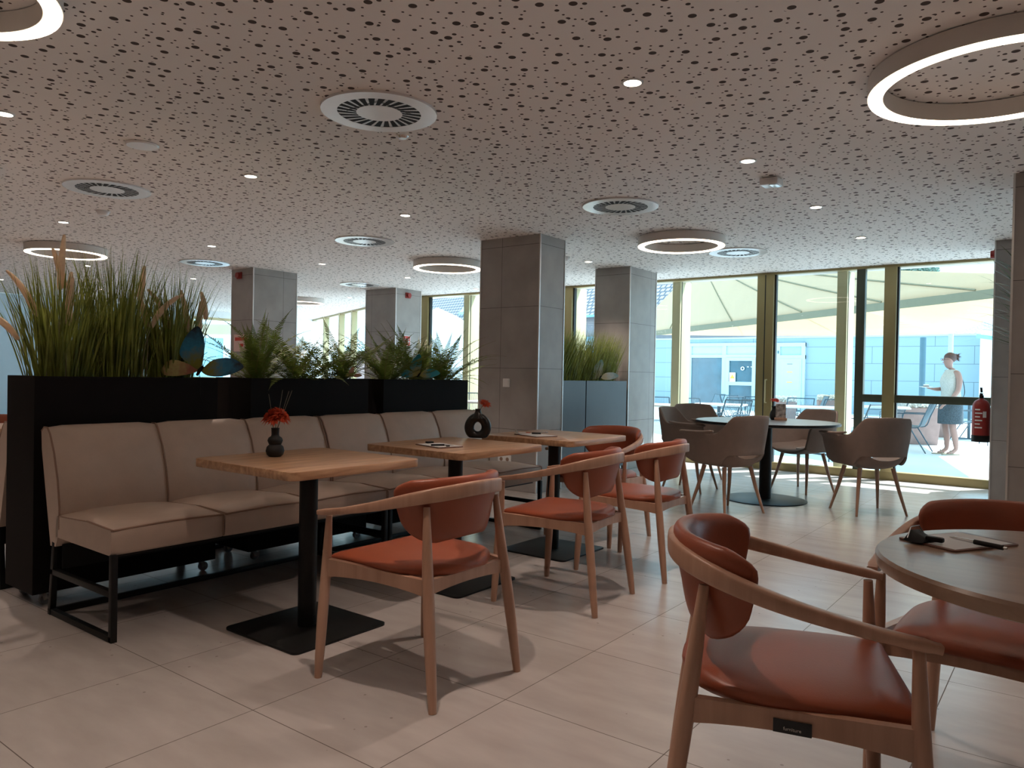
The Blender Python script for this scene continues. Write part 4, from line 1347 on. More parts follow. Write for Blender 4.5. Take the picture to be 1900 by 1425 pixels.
for i, ((x, y), a, lab) in enumerate(CH):
    c_ = place(ch, i == 0, (x, y, 0), a, lab, 'chair', 'orange-seated wooden armchairs')
    if i == 4:
        lbp = MB().box(-0.001, -0.038, -0.014, 0.001, 0.038, 0.014).build('maker_label', MT['gasket'], c_)
        lbp.location = (0.2525, -0.005, 0.406); lbp.rotation_euler.z = -0.13
        text_mesh('label_text', 'furniture', 0.010, MT['lampshell'], lbp, (0.0014, 0.0, -0.004), (radians(90), 0, radians(90)))

# ================================================================== TAUPE SHELL CHAIRS
def make_shell_chair():
    t = thing('shell_armchair')
    PLAN = crv([(-0.285, 0.235), (-0.300, 0.08), (-0.290, -0.06), (-0.245, -0.18), (-0.135, -0.255), (0.0, -0.272), (0.135, -0.255), (0.245, -0.18), (0.290, -0.06), (0.300, 0.08), (0.285, 0.235)], 6)
    n_ = len(PLAN)
    rows = 11
    mb = MB(); vs = []
    def sm(a, b, x):
        k = max(0, min(1, (x-a)/(b-a))); return k*k*(3-2*k)
    for i in range(n_):
        s_ = abs(i/(n_-1)*2-1)
        x, y = PLAN[i]
        top = 0.838 - 0.008*sm(0.0, 0.28, s_) - 0.148*sm(0.28, 0.50, s_) - 0.006*sm(0.7, 1, s_)
        bot = 0.505 - 0.085*sm(0.30, 0.50, s_) + 0.03*sm(0.85, 1.0, s_)
        for j in range(rows):
            k = j/(rows-1)
            z = bot + (top-bot)*k
            # side walls tuck inward towards the seat, the back leans outward
            tuck = sm(0.68, 0.36, z)*0.22*sm(0.2, 0.55, s_)
            lean = 0.04*sm(0.5, 0.84, z)*(1-sm(0.3, 0.6, s_))
            xx = x*(1-tuck); yy = y - lean
            if s_ > 0.55 and k > 0.85:
                xx *= 1.0 + 0.10*(k-0.85)/0.15     # arm pads flare outwards
            vs.append((xx, yy, z))
    fs = [(i*rows+j, (i+1)*rows+j, (i+1)*rows+j+1, i*rows+j+1) for i in range(n_-1) for j in range(rows-1)]
    mb.add(vs, fs)
    o = mb.build('backrest_shell', MT['shell'], t, smooth=60)
    md = o.modifiers.new('thick', 'SOLIDIFY'); md.thickness = 0.022; md.offset = 0
    md = o.modifiers.new('soft', 'BEVEL'); md.width = 0.006; md.segments = 2; md.limit_method = 'ANGLE'; md.angle_limit = radians(50)
    # flat arm pads
    for sx in (-1, 1):
        MB().tube(crv([(sx*0.296, 0.252, 0.676), (sx*0.318, 0.12, 0.682), (sx*0.312, -0.02, 0.686), (sx*0.285, -0.12, 0.70)], 5), [(0.008, 0.006)] + [(0.026, 0.014)]*10 + [(0.022, 0.013)]*3 + [(0.012, 0.008)]*2, 12, sec=2.6).build('armrest', MT['shell'], t, smooth=60)
    # seat bowl
    def sc(a, b):
        yy = -0.01 + b*0.245
        hw = 0.238*(1 - 0.30*max(0, -b)**2.4)
        x = a*hw
        bowl = 0.055*abs(a)**2.6 + 0.045*max(0, -b)**3 - 0.012*max(0, b)**3
        return (x, yy, 0.425 + bowl)
    cushion(sc, lambda a, b: (0, 0, 1), lambda a, b, s: 0.035 if s > 0 else 0.085, 18, 18, 0.5).build('seat', MT['shell'], t, smooth=70)
    for sx in (-1, 1):
        for sy in (-1, 1):
            MB().tube([(sx*0.228, sy*0.205 - 0.01, 0.0), (sx*0.185, sy*0.150 - 0.01, 0.215), (sx*0.152, sy*0.115-0.01, 0.395)], [0.010, 0.0155, 0.019], 12).build('leg', MT['shell_leg'], t, smooth=50)
    return t
sh = make_shell_chair()
SH = [((0.372, 5.375), heading(-0.92, 0.39), 'taupe shell armchair in front of the round table, its back to us, left one'),
      ((1.320, 6.200), heading(-0.70, 0.72), 'taupe shell armchair at the right of the round table, its back to us'),
      ((0.515, 7.075), heading(-0.42, -0.91), 'taupe shell armchair behind the round table, seat facing us, letter on its seat'),
      ((-0.365, 6.33), heading(1.0, 0.03), 'taupe shell armchair at the left of the round table, in side view'),
      ((-0.715, 7.31), heading(0.60, -0.80), 'taupe shell armchair farthest left behind the others, against the window')]
for i, ((x, y), a, lab) in enumerate(SH):
    place(sh, i == 0, (x, y, 0), a, lab, 'chair', 'taupe shell armchairs at the round table')

# ================================================================== THINGS ON THE TABLES
TT = 0.7475
def flower(mb, c, axis, rad, n, rg, cup=0.35, w_=0.3):
    axis = Vector(axis).normalized(); c = Vector(c)
    x = axis.cross(Vector((0.1, 0.2, 1))).normalized() if abs(axis.z) < 0.95 else Vector((1, 0, 0)); y = axis.cross(x)
    for k in range(n):
        a = 2*pi*k/n + rg.uniform(-0.1, 0.1)
        d = x*cos(a) + y*sin(a)
        cp = cup + rg.uniform(-0.25, 0.25)
        L = rad*rg.uniform(0.8, 1.08)
        s_ = axis.cross(d)
        hw = rad*w_*0.5
        p0 = c; p1 = c + d*L*0.55 + axis*(cp*L*0.45); p2 = c + d*L + axis*(cp*L*0.45 - 0.1*L)
        mb.add([p0 - s_*hw*0.25, p0 + s_*hw*0.25, p1 + s_*hw, p2, p1 - s_*hw], [(0, 1, 2, 3, 4)])

V1 = (-0.093, 1.167, TT)
t = thing('bubble_vase', V1, 0, 'black double bubble vase on the near square table', 'vase')
MB().lathe([(0.0, 0.0), (0.026, 0.0), (0.036, 0.010), (0.0405, 0.026), (0.036, 0.044), (0.026, 0.054), (0.029, 0.060), (0.0335, 0.072), (0.029, 0.084), (0.018, 0.092), (0.0165, 0.10), (0.0175, 0.122), (0.0185, 0.128), (0.0145, 0.128), (0.0135, 0.10), (0.0, 0.095)], n=32, cap=False).build('vase_body', MT['vase_matt'], t, smooth=60)
t = thing('orange_flower_bunch', (V1[0], V1[1], TT+0.098), 0, 'three shaggy orange flowers with thin twigs in the bubble vase', 'flowers')
rg = random.Random(2)
e1 = Vector((0.798, 0.602, 0))
heads = [(e1*(-0.026) + Vector((0.0, 0.0, 0.084)), (-0.45, -0.34, 0.55)), (e1*0.030 + Vector((0, 0, 0.088)), (0.5, 0.3, 0.6)), (e1*0.002 + Vector((0.01, -0.01, 0.076)), (0.1, -0.3, 0.7))]
sm = MB()
for hpos, axis in heads:
    sm.tube(crv([(0, 0, 0), tuple(hpos*0.5 + Vector((0, 0, 0.0))), tuple(hpos)], 4), 0.0013, 5)
sm.build('stems', MT['stem'], t)
for hpos, axis in heads:
    mb = MB()
    for l_, (rd, cp) in enumerate(((0.058, -0.25), (0.054, 0.1), (0.044, 0.5), (0.028, 0.9))):
        flower(mb, tuple(hpos + Vector((0, 0, 0.002*l_))), axis, rd, 20, rg, cp, 0.26)
    mb.build('flower_head', MT['petal'], t, smooth=0, weld=False)
tw = MB()
for dx, h_, l_ in ((0.058, 0.195, 0.003), (0.072, 0.198, 0.006), (0.030, 0.200, 0.0), (-0.032, 0.180, 0)):
    q = e1*dx
    tw.tube([(0, 0, 0), (q.x*0.5, q.y*0.5, h_*0.5), (q.x, q.y, h_)], 0.0007, 4)
tw.build('twigs', MT['twig'], t)

# ring-shaped vase: the plane of the ring faces the camera
V2 = (-0.135, 2.637, TT)
t = thing('ring_vase', V2, radians(34), 'glossy black ring-shaped vase with a hole on the middle square table', 'vase')
mb = MB()
n_ = 40; m_ = 14; vs = []
for i in range(n_):
    a = 2*pi*i/n_
    top = max(0, cos(a))
    # centre line of the ring, wider in the middle, drawn up to the neck
    cx = 0.052*sin(a); cz = 0.064 + 0.054*cos(a) + 0.006*top**3
    rr = 0.0300 - 0.002*top
    nx, nz = sin(a), cos(a)
    for j in range(m_):
        b = 2*pi*j/m_
        ox = rr*cos(b); oy = rr*0.86*sin(b)
        z = cz + nz*ox
        vs.append((cx + nx*ox, oy, max(0.0, z)))
fs = [(i*m_+j, ((i+1) % n_)*m_+j, ((i+1) % n_)*m_+(j+1) % m_, i*m_+(j+1) % m_) for i in range(n_) for j in range(m_)]
mb.add(vs, fs)
mb.build('vase_body', MT['vase'], t, smooth=70)
MB().lathe([(0.046, 0.118), (0.036, 0.130), (0.024, 0.146), (0.0185, 0.160), (0.0175, 0.170), (0.0195, 0.176), (0.0145, 0.176), (0.0135, 0.16)], n=28, cap=False).build('neck', MT['vase'], t, smooth=70)
t = thing('gerbera', (V2[0], V2[1], TT+0.17), 0, 'single orange gerbera leaning right out of the ring-shaped vase', 'flower')
hp = e1*0.042 + Vector((0, 0, 0.040))
MB().tube(crv([(0, 0, -0.02), tuple(hp*0.5 + Vector((0, 0, -0.004))), tuple(hp)], 4), 0.0016, 6).build('stem', MT['stem'], t)
mb = MB()
for l_, (rd, cp) in enumerate(((0.044, 0.0), (0.040, 0.25), (0.028, 0.5))):
    flower(mb, tuple(hp), (0.62, -0.12, 0.75), rd, 22, rg, cp, 0.24)
mb.build('flower_head', MT['petal'], t, smooth=0, weld=False)

V3 = (0.41, 6.486, 0.7445)
t = thing('bottle_vase', V3, 0, 'small black vase in the middle of the dark round table', 'vase')
MB().lathe([(0.0, 0.0), (0.025, 0.0), (0.036, 0.015), (0.042, 0.045), (0.034, 0.075), (0.020, 0.10), (0.019, 0.115), (0.026, 0.135), (0.022, 0.135), (0.015, 0.11), (0.0, 0.1)], n=28, cap=False).build('vase_body', MT['vase_matt'], t, smooth=60)
t = thing('red_flower', (V3[0], V3[1], 0.7445+0.105), 0, 'drooping red flower in the small vase on the dark round table', 'flower')
MB().tube([(0, 0, 0), (0.002, 0, 0.06), (0.0, 0.002, 0.098)], 0.0022, 6).build('stem', MT['twig'], t)
mb = MB()
for rd, cp in ((0.060, -0.6), (0.056, -0.3), (0.04, -0.1)):
    flower(mb, (0, 0, 0.10), (-0.25, -0.2, 1.0), rd, 16, rg, cp, 0.42)
mb.build('flower_head', MT['petal_red'], t, smooth=0, weld=False)
t = thing('menu_stand', (0.485, 6.452, 0.7445), radians(33), 'small menu stand with wooden foot and picture card on the dark round table', 'menu stand')
MB().box(-0.055, -0.022, 0.0, 0.055, 0.022, 0.026).build('foot', MT['beech'], t, bev=0.003)
MB().box(-0.047, -0.003, 0.026, 0.047, 0.003, 0.158).build('card', mat('printed_card', (0.34, 0.30, 0.27), 0.5, var=0.85, scale=28), t)
t = tag(MB().prism([(-0.05, -0.035), (0.05, -0.035), (0.05, 0.035), (-0.05, 0.035)], 0, 0.0015).build('paper_slip', MT['paper'], loc=(0.20, 5.93, 0.7448), rotz=0.5), 'white paper slip at the left side of the dark round table', 'paper')
t = thing('folded_leaflet', (0.55, 6.93, 0.447), 0.3, 'white folded leaflet lying on the seat of the chair behind the round table', 'leaflet')
MB().box(-0.05, -0.035, 0.0, 0.05, 0.035, 0.002).bar((-0.05, 0.03, 0.004), (0.05, 0.0, 0.018), 0.05, 0.001).build('sheet', MT['paper'], t)

def clipboard(loc, rz, w_, l_, lab, board='walnut', clip=True, pages=2):
    t = thing('clipboard', loc, rz, lab, 'clipboard')
    MB().prism(rrect(w_, l_, 0.012, 4), 0.0, 0.004).build('board', MT[board], t, bev=0.0008, smooth=40)
    rgl = random.Random(5)
    for i in range(pages):
        q = MB().prism([(-w_*0.45, -l_*0.46), (w_*0.45, -l_*0.46), (w_*0.45, l_*0.42), (-w_*0.45, l_*0.42)], 0.0042+0.0008*i, 0.0048+0.0008*i).build('paper_sheet', MT['paper'], t, smooth=0)
        q.rotation_euler.z = rgl.uniform(-0.05, 0.05)
    return t
t = clipboard((0.058, 2.082, TT), radians(74), 0.16, 0.24, 'clipboard with white sheets and pen on the middle square table')
MB().box(-0.02, 0.085, 0.006, 0.02, 0.110, 0.016).build('metal_clip', MT['black'], t, bev=0.002)
MB().box(-0.02, -0.11, 0.006, 0.0, -0.10, 0.012).build('corner_clip', MT['black'], t, bev=0.002)
t = thing('pen', (0.105, 2.05, TT+0.010), radians(52), 'black pen lying on the clipboard of the middle square table', 'pen')
MB().tube([(-0.055, 0, 0), (0.015, 0, 0)], 0.0055, 10).build('barrel', MT['black'], t)
MB().tube([(0.015, 0, 0), (0.055, 0, -0.002), (0.065, 0, -0.003)], [0.0045, 0.003, 0.001], 8).build('tip', MT['chrome'], t)
t = clipboard((0.0, 3.055, TT), radians(70), 0.17, 0.26, 'clipboard with loose sheets and keys on the far square table')
t = thing('key_bunch', (0.01, 3.075, TT+0.009), radians(40), 'black key bunch lying on the sheets of the far square table', 'keys')
MB().box(-0.045, -0.012, 0.0, 0.015, 0.012, 0.010).build('fob', MT['black'], t, bev=0.003)
MB().bar((0.01, 0, 0.006), (0.06, 0.012, 0.012), 0.008, 0.003).bar((0.01, 0, 0.006), (0.05, -0.02, 0.016), 0.008, 0.003).tube([(0.015+0.012*cos(a), 0.012*sin(a), 0.006) for a in [2*pi*i/12 for i in range(13)]], 0.0015, 6, cap=False).build('keys', MT['chrome'], t)
t = thing('crumpled_wrapper', (-0.085, 3.03, TT+0.0075), radians(40), 'white and orange sugar wrapper at the end of the far clipboard', 'wrapper')
MB().bar((-0.05, 0, 0.004), (0.02, 0.005, 0.010), 0.03, 0.002).bar((-0.03, 0.01, 0.004), (-0.045, 0.0, 0.028), 0.012, 0.002).build('paper', MT['paper'], t)
MB().bar((0.02, 0.005, 0.009), (0.05, 0.008, 0.006), 0.018, 0.003).build('orange_end', MT['petal'], t)

t = clipboard((2.545, 1.232, 0.7455), radians(-31), 0.155, 0.225, 'dark wood clipboard on the right round table', pages=1)
t = thing('binder_clip', (2.470, 1.165, 0.7505), radians(-31), 'black binder clip at the near end of the right clipboard', 'clip')
cl = MB()
cl.add([(-0.012, -0.04, 0), (0.03, -0.03, 0), (0.03, 0.03, 0), (-0.012, 0.04, 0), (-0.012, -0.014, 0.024), (0.03, -0.004, 0.006), (0.03, 0.004, 0.006), (-0.012, 0.014, 0.024)],
       [(0, 3, 2, 1), (0, 1, 5, 4), (1, 2, 6, 5), (2, 3, 7, 6), (3, 0, 4, 7), (4, 5, 6, 7)])
cl.build('clip_body', MT['black'], t, bev=0.002, smooth=30)
MB().bar((0.02, 0.0, 0.010), (0.058, 0.012, 0.010), 0.016, 0.012).build('lever', MT['black'], t, bev=0.004)
MB().tube([(-0.006, -0.03, 0.006), (-0.014, -0.01, 0.03), (-0.010, 0.012, 0.033), (-0.004, 0.03, 0.006)], 0.0015, 6).build('wire_handle', MT['chrome'], t)
t = thing('pen', (2.592, 1.187, 0.7585), atan2(1.156-1.215, 2.641-2.518), 'black and silver pen lying across the right clipboard', 'pen')
MB().tube([(-0.01, 0, 0), (0.055, 0, 0)], 0.0058, 12).build('barrel', MT['black'], t)
MB().tube([(-0.070, 0, 0.0), (-0.06, 0, 0.0), (-0.01, 0, 0.0)], [0.0012, 0.0032, 0.0045], 10).build('silver_tip', MT['chrome'], t)
MB().tube([(0.055, 0, 0), (0.064, 0, 0)], 0.003, 8).build('push_button', MT['chrome'], t)

# ================================================================== OUTSIDE
def ray_pt(px, py, d):
    """a point at depth d metres in front of the camera in the direction of photo pixel (px, py); used once, to survey where things stand"""
    return CAM + (f + r2*((px-950)/F_PX) - u2*((py-712.5)/F_PX))*d
def ground_pt(px, d):
    p = ray_pt(px, 712.5, d); return Vector((p.x, p.y, GZ))
GZ = -0.02
struct(MB().prism([(-60, -30), (LX-0.25, -30), (LX-0.25, ANG1[1]+0.2), (-6.70, YW+0.13), (XR+0.25, YW+0.13), (XR+0.25, -30), (40, -30), (40, 90), (-60, 90)], -0.2, GZ).build('ground', MT['pave'], smooth=0))

# long low service building across the plaza
bl = thing('service_building', (0, 28, GZ), 0, 'low pale blue stone building across the terrace with two white doors', 'building')
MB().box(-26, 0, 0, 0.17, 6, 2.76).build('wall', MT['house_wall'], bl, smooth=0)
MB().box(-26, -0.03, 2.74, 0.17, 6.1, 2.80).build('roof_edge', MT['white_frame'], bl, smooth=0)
def doorset(x0, x1, parts, name):
    o = MB()
    for i, a in enumerate(parts['frame']):
        a = list(a); a[1] -= 0.003*i; a[4] += 0.0005*i
        o.box(*a)
    fo = o.build(name, MT['white_frame'], bl, smooth=0)
    for q in parts['pane']:
        MB().box(*q).build('pane', MT['dark_pane'], fo, smooth=0)
    for q in parts.get('pale', []):
        MB().box(*q).build('panel', MT['white_frame'], fo, smooth=0)
    return fo
y0, y1 = -0.10, 0.02
dA = doorset(-9.95, -7.05, dict(
    frame=[(-9.95, y0, 0, -9.83, y1, 2.58), (-8.55, y0, 0, -8.38, y1, 2.58), (-7.20, y0, 0, -7.05, y1, 2.58), (-9.95, y0, 2.46, -7.05, y1, 2.58), (-9.95, y0, 2.00, -7.05, y1, 2.12),
           (-8.38, y0-0.02, 0.0, -8.24, y1, 2.0), (-7.33, y0-0.02, 0, -7.2, y1, 2.0), (-8.24, y0-0.02, 0.92, -7.33, y1, 1.06), (-8.24, y0-0.02, 0, -7.33, y1, 0.12), (-8.24, y0-0.02, 1.88, -7.33, y1, 2.0), (-9.83, y0, 0, -8.55, y1, 0.15)],
    pane=[(-9.83, -0.05, 0.15, -8.55, 0.0, 2.0), (-8.24, -0.05, 0.12, -7.33, 0.0, 0.92), (-8.24, -0.05, 1.06, -7.33, 0.0, 1.88)],
    pale=[(-9.83, -0.05, 2.12, -8.55, 0.0, 2.46), (-8.38, -0.05, 2.12, -7.20, 0.0, 2.46)]), 'glazed_door')
def warn(x, z, parent, s=0.14):
    q = MB(); q.add([(x-s/2, -0.135, z-s*0.4), (x+s/2, -0.135, z-s*0.4), (x, -0.135, z+s*0.5)], [(0, 1, 2)])
    q.build('warning_triangle', MT['yellow'], parent, smooth=0, weld=False)
MB().box(-8.22, -0.13, 0.98, -7.98, -0.11, 1.42).build('notice', MT['paper'], dA, smooth=0)
warn(-8.10, 1.26, dA, 0.2)
MB().tube([(-7.70+0.06*cos(a), -0.13, 1.58+0.06*sin(a)) for a in [2*pi*i/16 for i in range(17)]], 0.018, 6, cap=False).box(-7.52, -0.135, 1.63, -7.46, -0.12, 1.66).box(-7.38, -0.135, 1.63, -7.34, -0.12, 1.66).build('round_sticker', MT['paper'], dA)
dB = doorset(-6.4, -5.4, dict(
    frame=[(-6.42, y0, 0, -6.28, y1, 2.56), (-5.50, y0, 0, -5.36, y1, 2.56), (-6.42, y0, 2.42, -5.36, y1, 2.56), (-6.42, y0, 1.96, -5.36, y1, 2.10), (-6.30, y0-0.02, 0.05, -5.48, y1, 1.96)],
    pane=[], pale=[(-6.24, -0.14, 0.75, -5.54, -0.1, 1.86)]), 'service_door')
gp = mat('pale_blue_pane', (0.32, 0.45, 0.52), 0.3, var=0.03)
MB().box(-6.28, -0.05, 2.10, -5.50, 0.0, 2.42).box(-6.20, -0.13, 0.12, -5.58, -0.11, 0.56).build('pane', gp, dB, smooth=0)
warn(-5.90, 1.64, dB); warn(-5.90, 1.26, dB)
MB().box(-6.0, -0.145, 1.45, -5.8, -0.14, 1.48).box(-6.0, -0.145, 1.07, -5.8, -0.14, 1.10).build('warning_text', MT['yellow'], dB, smooth=0)
MB().box(-6.0, -0.145, 1.76, -5.8, -0.14, 1.775).build('small_text', MT['ink'], dB, smooth=0)
MB().box(-6.37, -0.13, 2.16, -6.33, -0.10, 2.26).build('lamp', MT['post'], dB, smooth=0)

# white rendered block at the end
e_ = thing('white_building', (0.22, 27.2, GZ), 0, 'bright white wall with sloping top behind the woman, right of the blue building', 'building')
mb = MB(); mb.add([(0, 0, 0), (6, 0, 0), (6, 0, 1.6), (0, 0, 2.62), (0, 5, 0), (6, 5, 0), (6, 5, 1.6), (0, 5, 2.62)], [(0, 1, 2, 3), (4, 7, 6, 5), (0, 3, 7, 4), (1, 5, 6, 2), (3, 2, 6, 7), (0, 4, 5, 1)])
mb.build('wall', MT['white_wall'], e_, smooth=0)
MB().bar((-0.1, -0.05, 2.68), (6, -0.05, 1.66), 0.12, 0.12).build('coping', MT['gutter'], e_, smooth=0)
t = thing('gravel_roof_building', (-3.5, 36, GZ), 0, 'greyish roof strip showing between the sail and the blue wall', 'building')
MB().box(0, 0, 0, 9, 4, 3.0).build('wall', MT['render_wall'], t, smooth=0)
mb = MB(); mb.add([(-0.5, -0.5, 2.9), (9.5, -0.5, 2.9), (9.5, 3, 4.4), (-0.5, 3, 4.4), (-0.5, 5, 2.9), (9.5, 5, 2.9)], [(0, 1, 2, 3), (3, 2, 5, 4), (0, 4, 5, 1)])
mb.build('roof', mat('grey_shingle', (0.22, 0.26, 0.29), 0.8, var=0.4, scale=12), t, smooth=0)

# house with tiled roof
def roof_house(P1, P2, ez, depth, rise, name, lab, wallm, ext=(6, 8), back=True):
    d = (P2-P1); d.z = 0; d.normalize()
    a = P1 - d*ext[0]; b = P2 + d*ext[1]
    nrm_ = Vector((-d.y, d.x, 0))
    if (CAM - a).dot(nrm_) > 0: nrm_ = -nrm_
    t = thing(name, (a.x, a.y, GZ), 0, lab, 'building')
    L = (b-a).length
    def P(s, q, z): return d*s + nrm_*q + Vector((0, 0, z))
    wl = MB()
    wl.add([P(0, 0.4, 0), P(L, 0.4, 0), P(L, 0.4, ez), P(0, 0.4, ez), P(0, depth*2, 0), P(L, depth*2, 0), P(L, depth*2, ez), P(0, depth*2, ez), P(0, depth, ez+rise), P(L, depth, ez+rise)],
           [(0, 1, 2, 3), (4, 7, 6, 5), (0, 3, 8, 7, 4), (1, 5, 6, 9, 2)])
    wl.build('wall', wallm, t, smooth=0)
    rf = MB()
    sl = sqrt(depth**2+rise**2)
    rf.add([P(-0.3, -0.1, ez-0.05), P(L+0.3, -0.1, ez-0.05), P(L+0.3, depth, ez+rise), P(-0.3, depth, ez+rise), P(-0.3, depth*2+0.1, ez-0.05), P(L+0.3, depth*2+0.1, ez-0.05)], [(0, 1, 2, 3), (3, 2, 5, 4)])
    rf.uv = [(0, 0), (L, 0), (L, sl), (0, sl), (0, 2*sl), (L, 2*sl)]
    rf.build('roof', MT['roof'], t, smooth=0, weld=False)
    MB().bar(P(-0.3, -0.15, ez-0.06), P(L+0.3, -0.15, ez-0.06), 0.14, 0.13).build('gutter', MT['gutter'], t, smooth=0)
    return t, P, L
P1 = ground_pt(1088, 44); P2 = ground_pt(840, 55)
t, P, L = roof_house(P1, P2, 4.72, 5.5, 5.2, 'tiled_roof_house', 'house with slate blue tiled roof and skylight behind the middle pillars', MT['render_wall'], ext=(11, 9))
kk = (P2-P1).length + 11
for s_, z_ in ((11.0, 2.9), (8.5, 2.9), (14.5, 2.9)):
    MB().obox(P(s_, 0.36, z_), (P(1, 0, 0)-P(0, 0, 0))*0.7, (P(0, 1, 0)-P(0, 0, 0))*0.05, (0, 0, 0.6)).build('window', MT['gutter'], t, smooth=0)
up_ = Vector((0, 0, 4.2/4.5))
sk = MB(); s0 = kk-1.2
sk.add([P(s0, 0.9, 4.72+1.05), P(s0+1.9, 0.9, 4.72+1.05), P(s0+1.9, 1.9, 4.72+2.0), P(s0, 1.9, 4.72+2.0)], [(0, 1, 2, 3)])
sk.add([P(s0, 0.87, 4.72+0.72), P(s0+1.9, 0.87, 4.72+0.72), P(s0+1.9, 0.87, 4.72+1.04), P(s0, 0.87, 4.72+1.04)], [(0, 1, 2, 3)])
sk.build('skylight', mat('skylight_glass', (0.35, 0.60, 0.75), 0.2, var=0.02), t, smooth=0, weld=False)
# pale gabled outbuilding in front of it
G = [ray_pt(x, y, 24) for x, y in ((770, 690), (866, 690), (866, 641), (862, 630), (826, 580), (812, 571), (800, 575), (770, 640))]
t = thing('gabled_outbuilding', (G[0].x, G[0].y, GZ), 0, 'pale sloping gable wall seen through the window left of the near pillar', 'building')
bk = Vector((-0.6, 1.0, 0))*3
base = Vector((G[0].x, G[0].y, GZ))
pts = [p - base for p in G]; pts[0].z = 0; pts[1].z = 0
n_ = len(pts)
MB().add([tuple(p) for p in pts] + [tuple(p + bk) for p in pts], [tuple(range(n_)), tuple(range(n_, 2*n_))[::-1]] + [(i, i+n_, (i+1) % n_+n_, (i+1) % n_) for i in range(n_)]).build('gable_wall', MT['white_wall'], t, smooth=0)
for i, (px, py, d_, w_, h_, mm, lab) in enumerate(((600, 700, 40, 9.0, 2.1, 'brick', 'pinkish low wall far beyond the angled glazing'), (400, 700, 30, 7.0, 3.1, 'white_wall', 'pale shop front beyond the far left window'))):
    p = ground_pt(px, d_)
    t = thing('distant_building', (p.x, p.y, GZ), radians(28), lab, 'building')
    MB().box(-w_/2, 0, 0, w_/2, 4, h_).build('wall', MT[mm], t, smooth=0)
    if i == 1:
        MB().box(-w_/2, -0.05, 2.55, w_/2, 0, 2.95).build('fascia', MT['canvas'], t, smooth=0)
        MB().box(-1.5, -0.06, 0.0, 0.3, -0.01, 2.4).box(0.7, -0.06, 0, 2.6, -0.01, 2.4).build('shop_window', MT['gutter'], t, smooth=0)
    else:
        MB().box(-w_/2-0.2, -0.2, h_, w_/2+0.2, 4.2, h_+0.18).build('roof_edge', MT['valance'], t, smooth=0)

# big cream sail canopy
A_ = Vector((-8.0, 19.1, 2.42)); B_ = Vector((2.9, 10.25, 2.42)); C_ = Vector((0.0, 21.25, 2.40)); P_ = Vector((-4.93, 17.15, 4.13))
t = thing('sail_canopy', (P_.x, P_.y, GZ), 0, 'huge cream canvas sail canopy over the terrace', 'canopy')
off = Vector((P_.x, P_.y, GZ))
def tri_grid(a, b, c, n_=10, sag=0.06):
    mb = MB(); idx = {}; vs = []
    for i in range(n_+1):
        for j in range(n_+1-i):
            k = n_-i-j
            p = (a*i + b*j + c*k)/n_
            w_ = (i*j + j*k + i*k)/(n_*n_)
            idx[(i, j)] = len(vs); vs.append(p - Vector((0, 0, sag*w_*3)) - off)
    fs = []
    for i in range(n_):
        for j in range(n_-i):
            fs.append((idx[(i, j)], idx[(i+1, j)], idx[(i, j+1)]))
            if i+j < n_-1: fs.append((idx[(i+1, j)], idx[(i+1, j+1)], idx[(i, j+1)]))
    return mb.add(vs, fs)
cv = MB()
for a, b in ((A_, B_), (B_, C_), (C_, A_)):
    g_ = tri_grid(P_, a, b)
    cv.add(g_.v, g_.f)
o = cv.build('canvas', MT['canvas'], t, smooth=25)
md = o.modifiers.new('thick', 'SOLIDIFY'); md.thickness = 0.006
vb = MB()
for a, b in ((A_, B_),):
    n_ = 12
    for i in range(n_):
        p = a.lerp(b, i/n_) - off; q = a.lerp(b, (i+1)/n_) - off
        vb.quad(p, q, q - Vector((0, 0, 0.13)), p - Vector((0, 0, 0.13)))
o = vb.build('valance', MT['valance'], t, smooth=0)
md = o.modifiers.new('thick', 'SOLIDIFY'); md.thickness = 0.006
smb = MB()
for a, b, ks in ((A_, B_, (0.2, 0.42, 0.6, 0.75, 0.88)), (B_, C_, (0.3, 0.6, 0.8)), (C_, A_, (0.3, 0.6))):
    for k in ks:
        e = a.lerp(b, k)
        pts = []
        for i in range(9):
            s_ = i/8
            p = P_.lerp(e, s_); p = p - Vector((0, 0, 0.06*3*s_*(1-s_)*1.0 - 0.012)) - off
            pts.append(p)
        smb.tube(pts, 0.014, 4)
smb.build('seams', MT['seam'], t)
for q, m_, nm in ((A_, 'post', 'mast'), (C_ + Vector((0.12, 0, 0)), 'white_frame', 'pale_mast'), (B_ + Vector((0.3, 0, 0)), 'post', 'mast')):
    e = q - off
    MB().tube([(e.x, e.y, 0), (e.x, e.y, q.z - GZ)], 0.06, 12).build(nm, MT[m_], t)
p = ground_pt(1711, 21.5)
t = thing('terrace_post', (p.x, p.y, GZ), 0, 'dark blue post standing left of the woman', 'post')
MB().tube([(0, 0, 0), (0, 0, 2.45)], 0.08, 14).build('shaft', MT['post'], t)
MB().box(-0.2, -0.2, 0, 0.2, 0.2, 0.03).build('foot_plate', MT['post'], t)

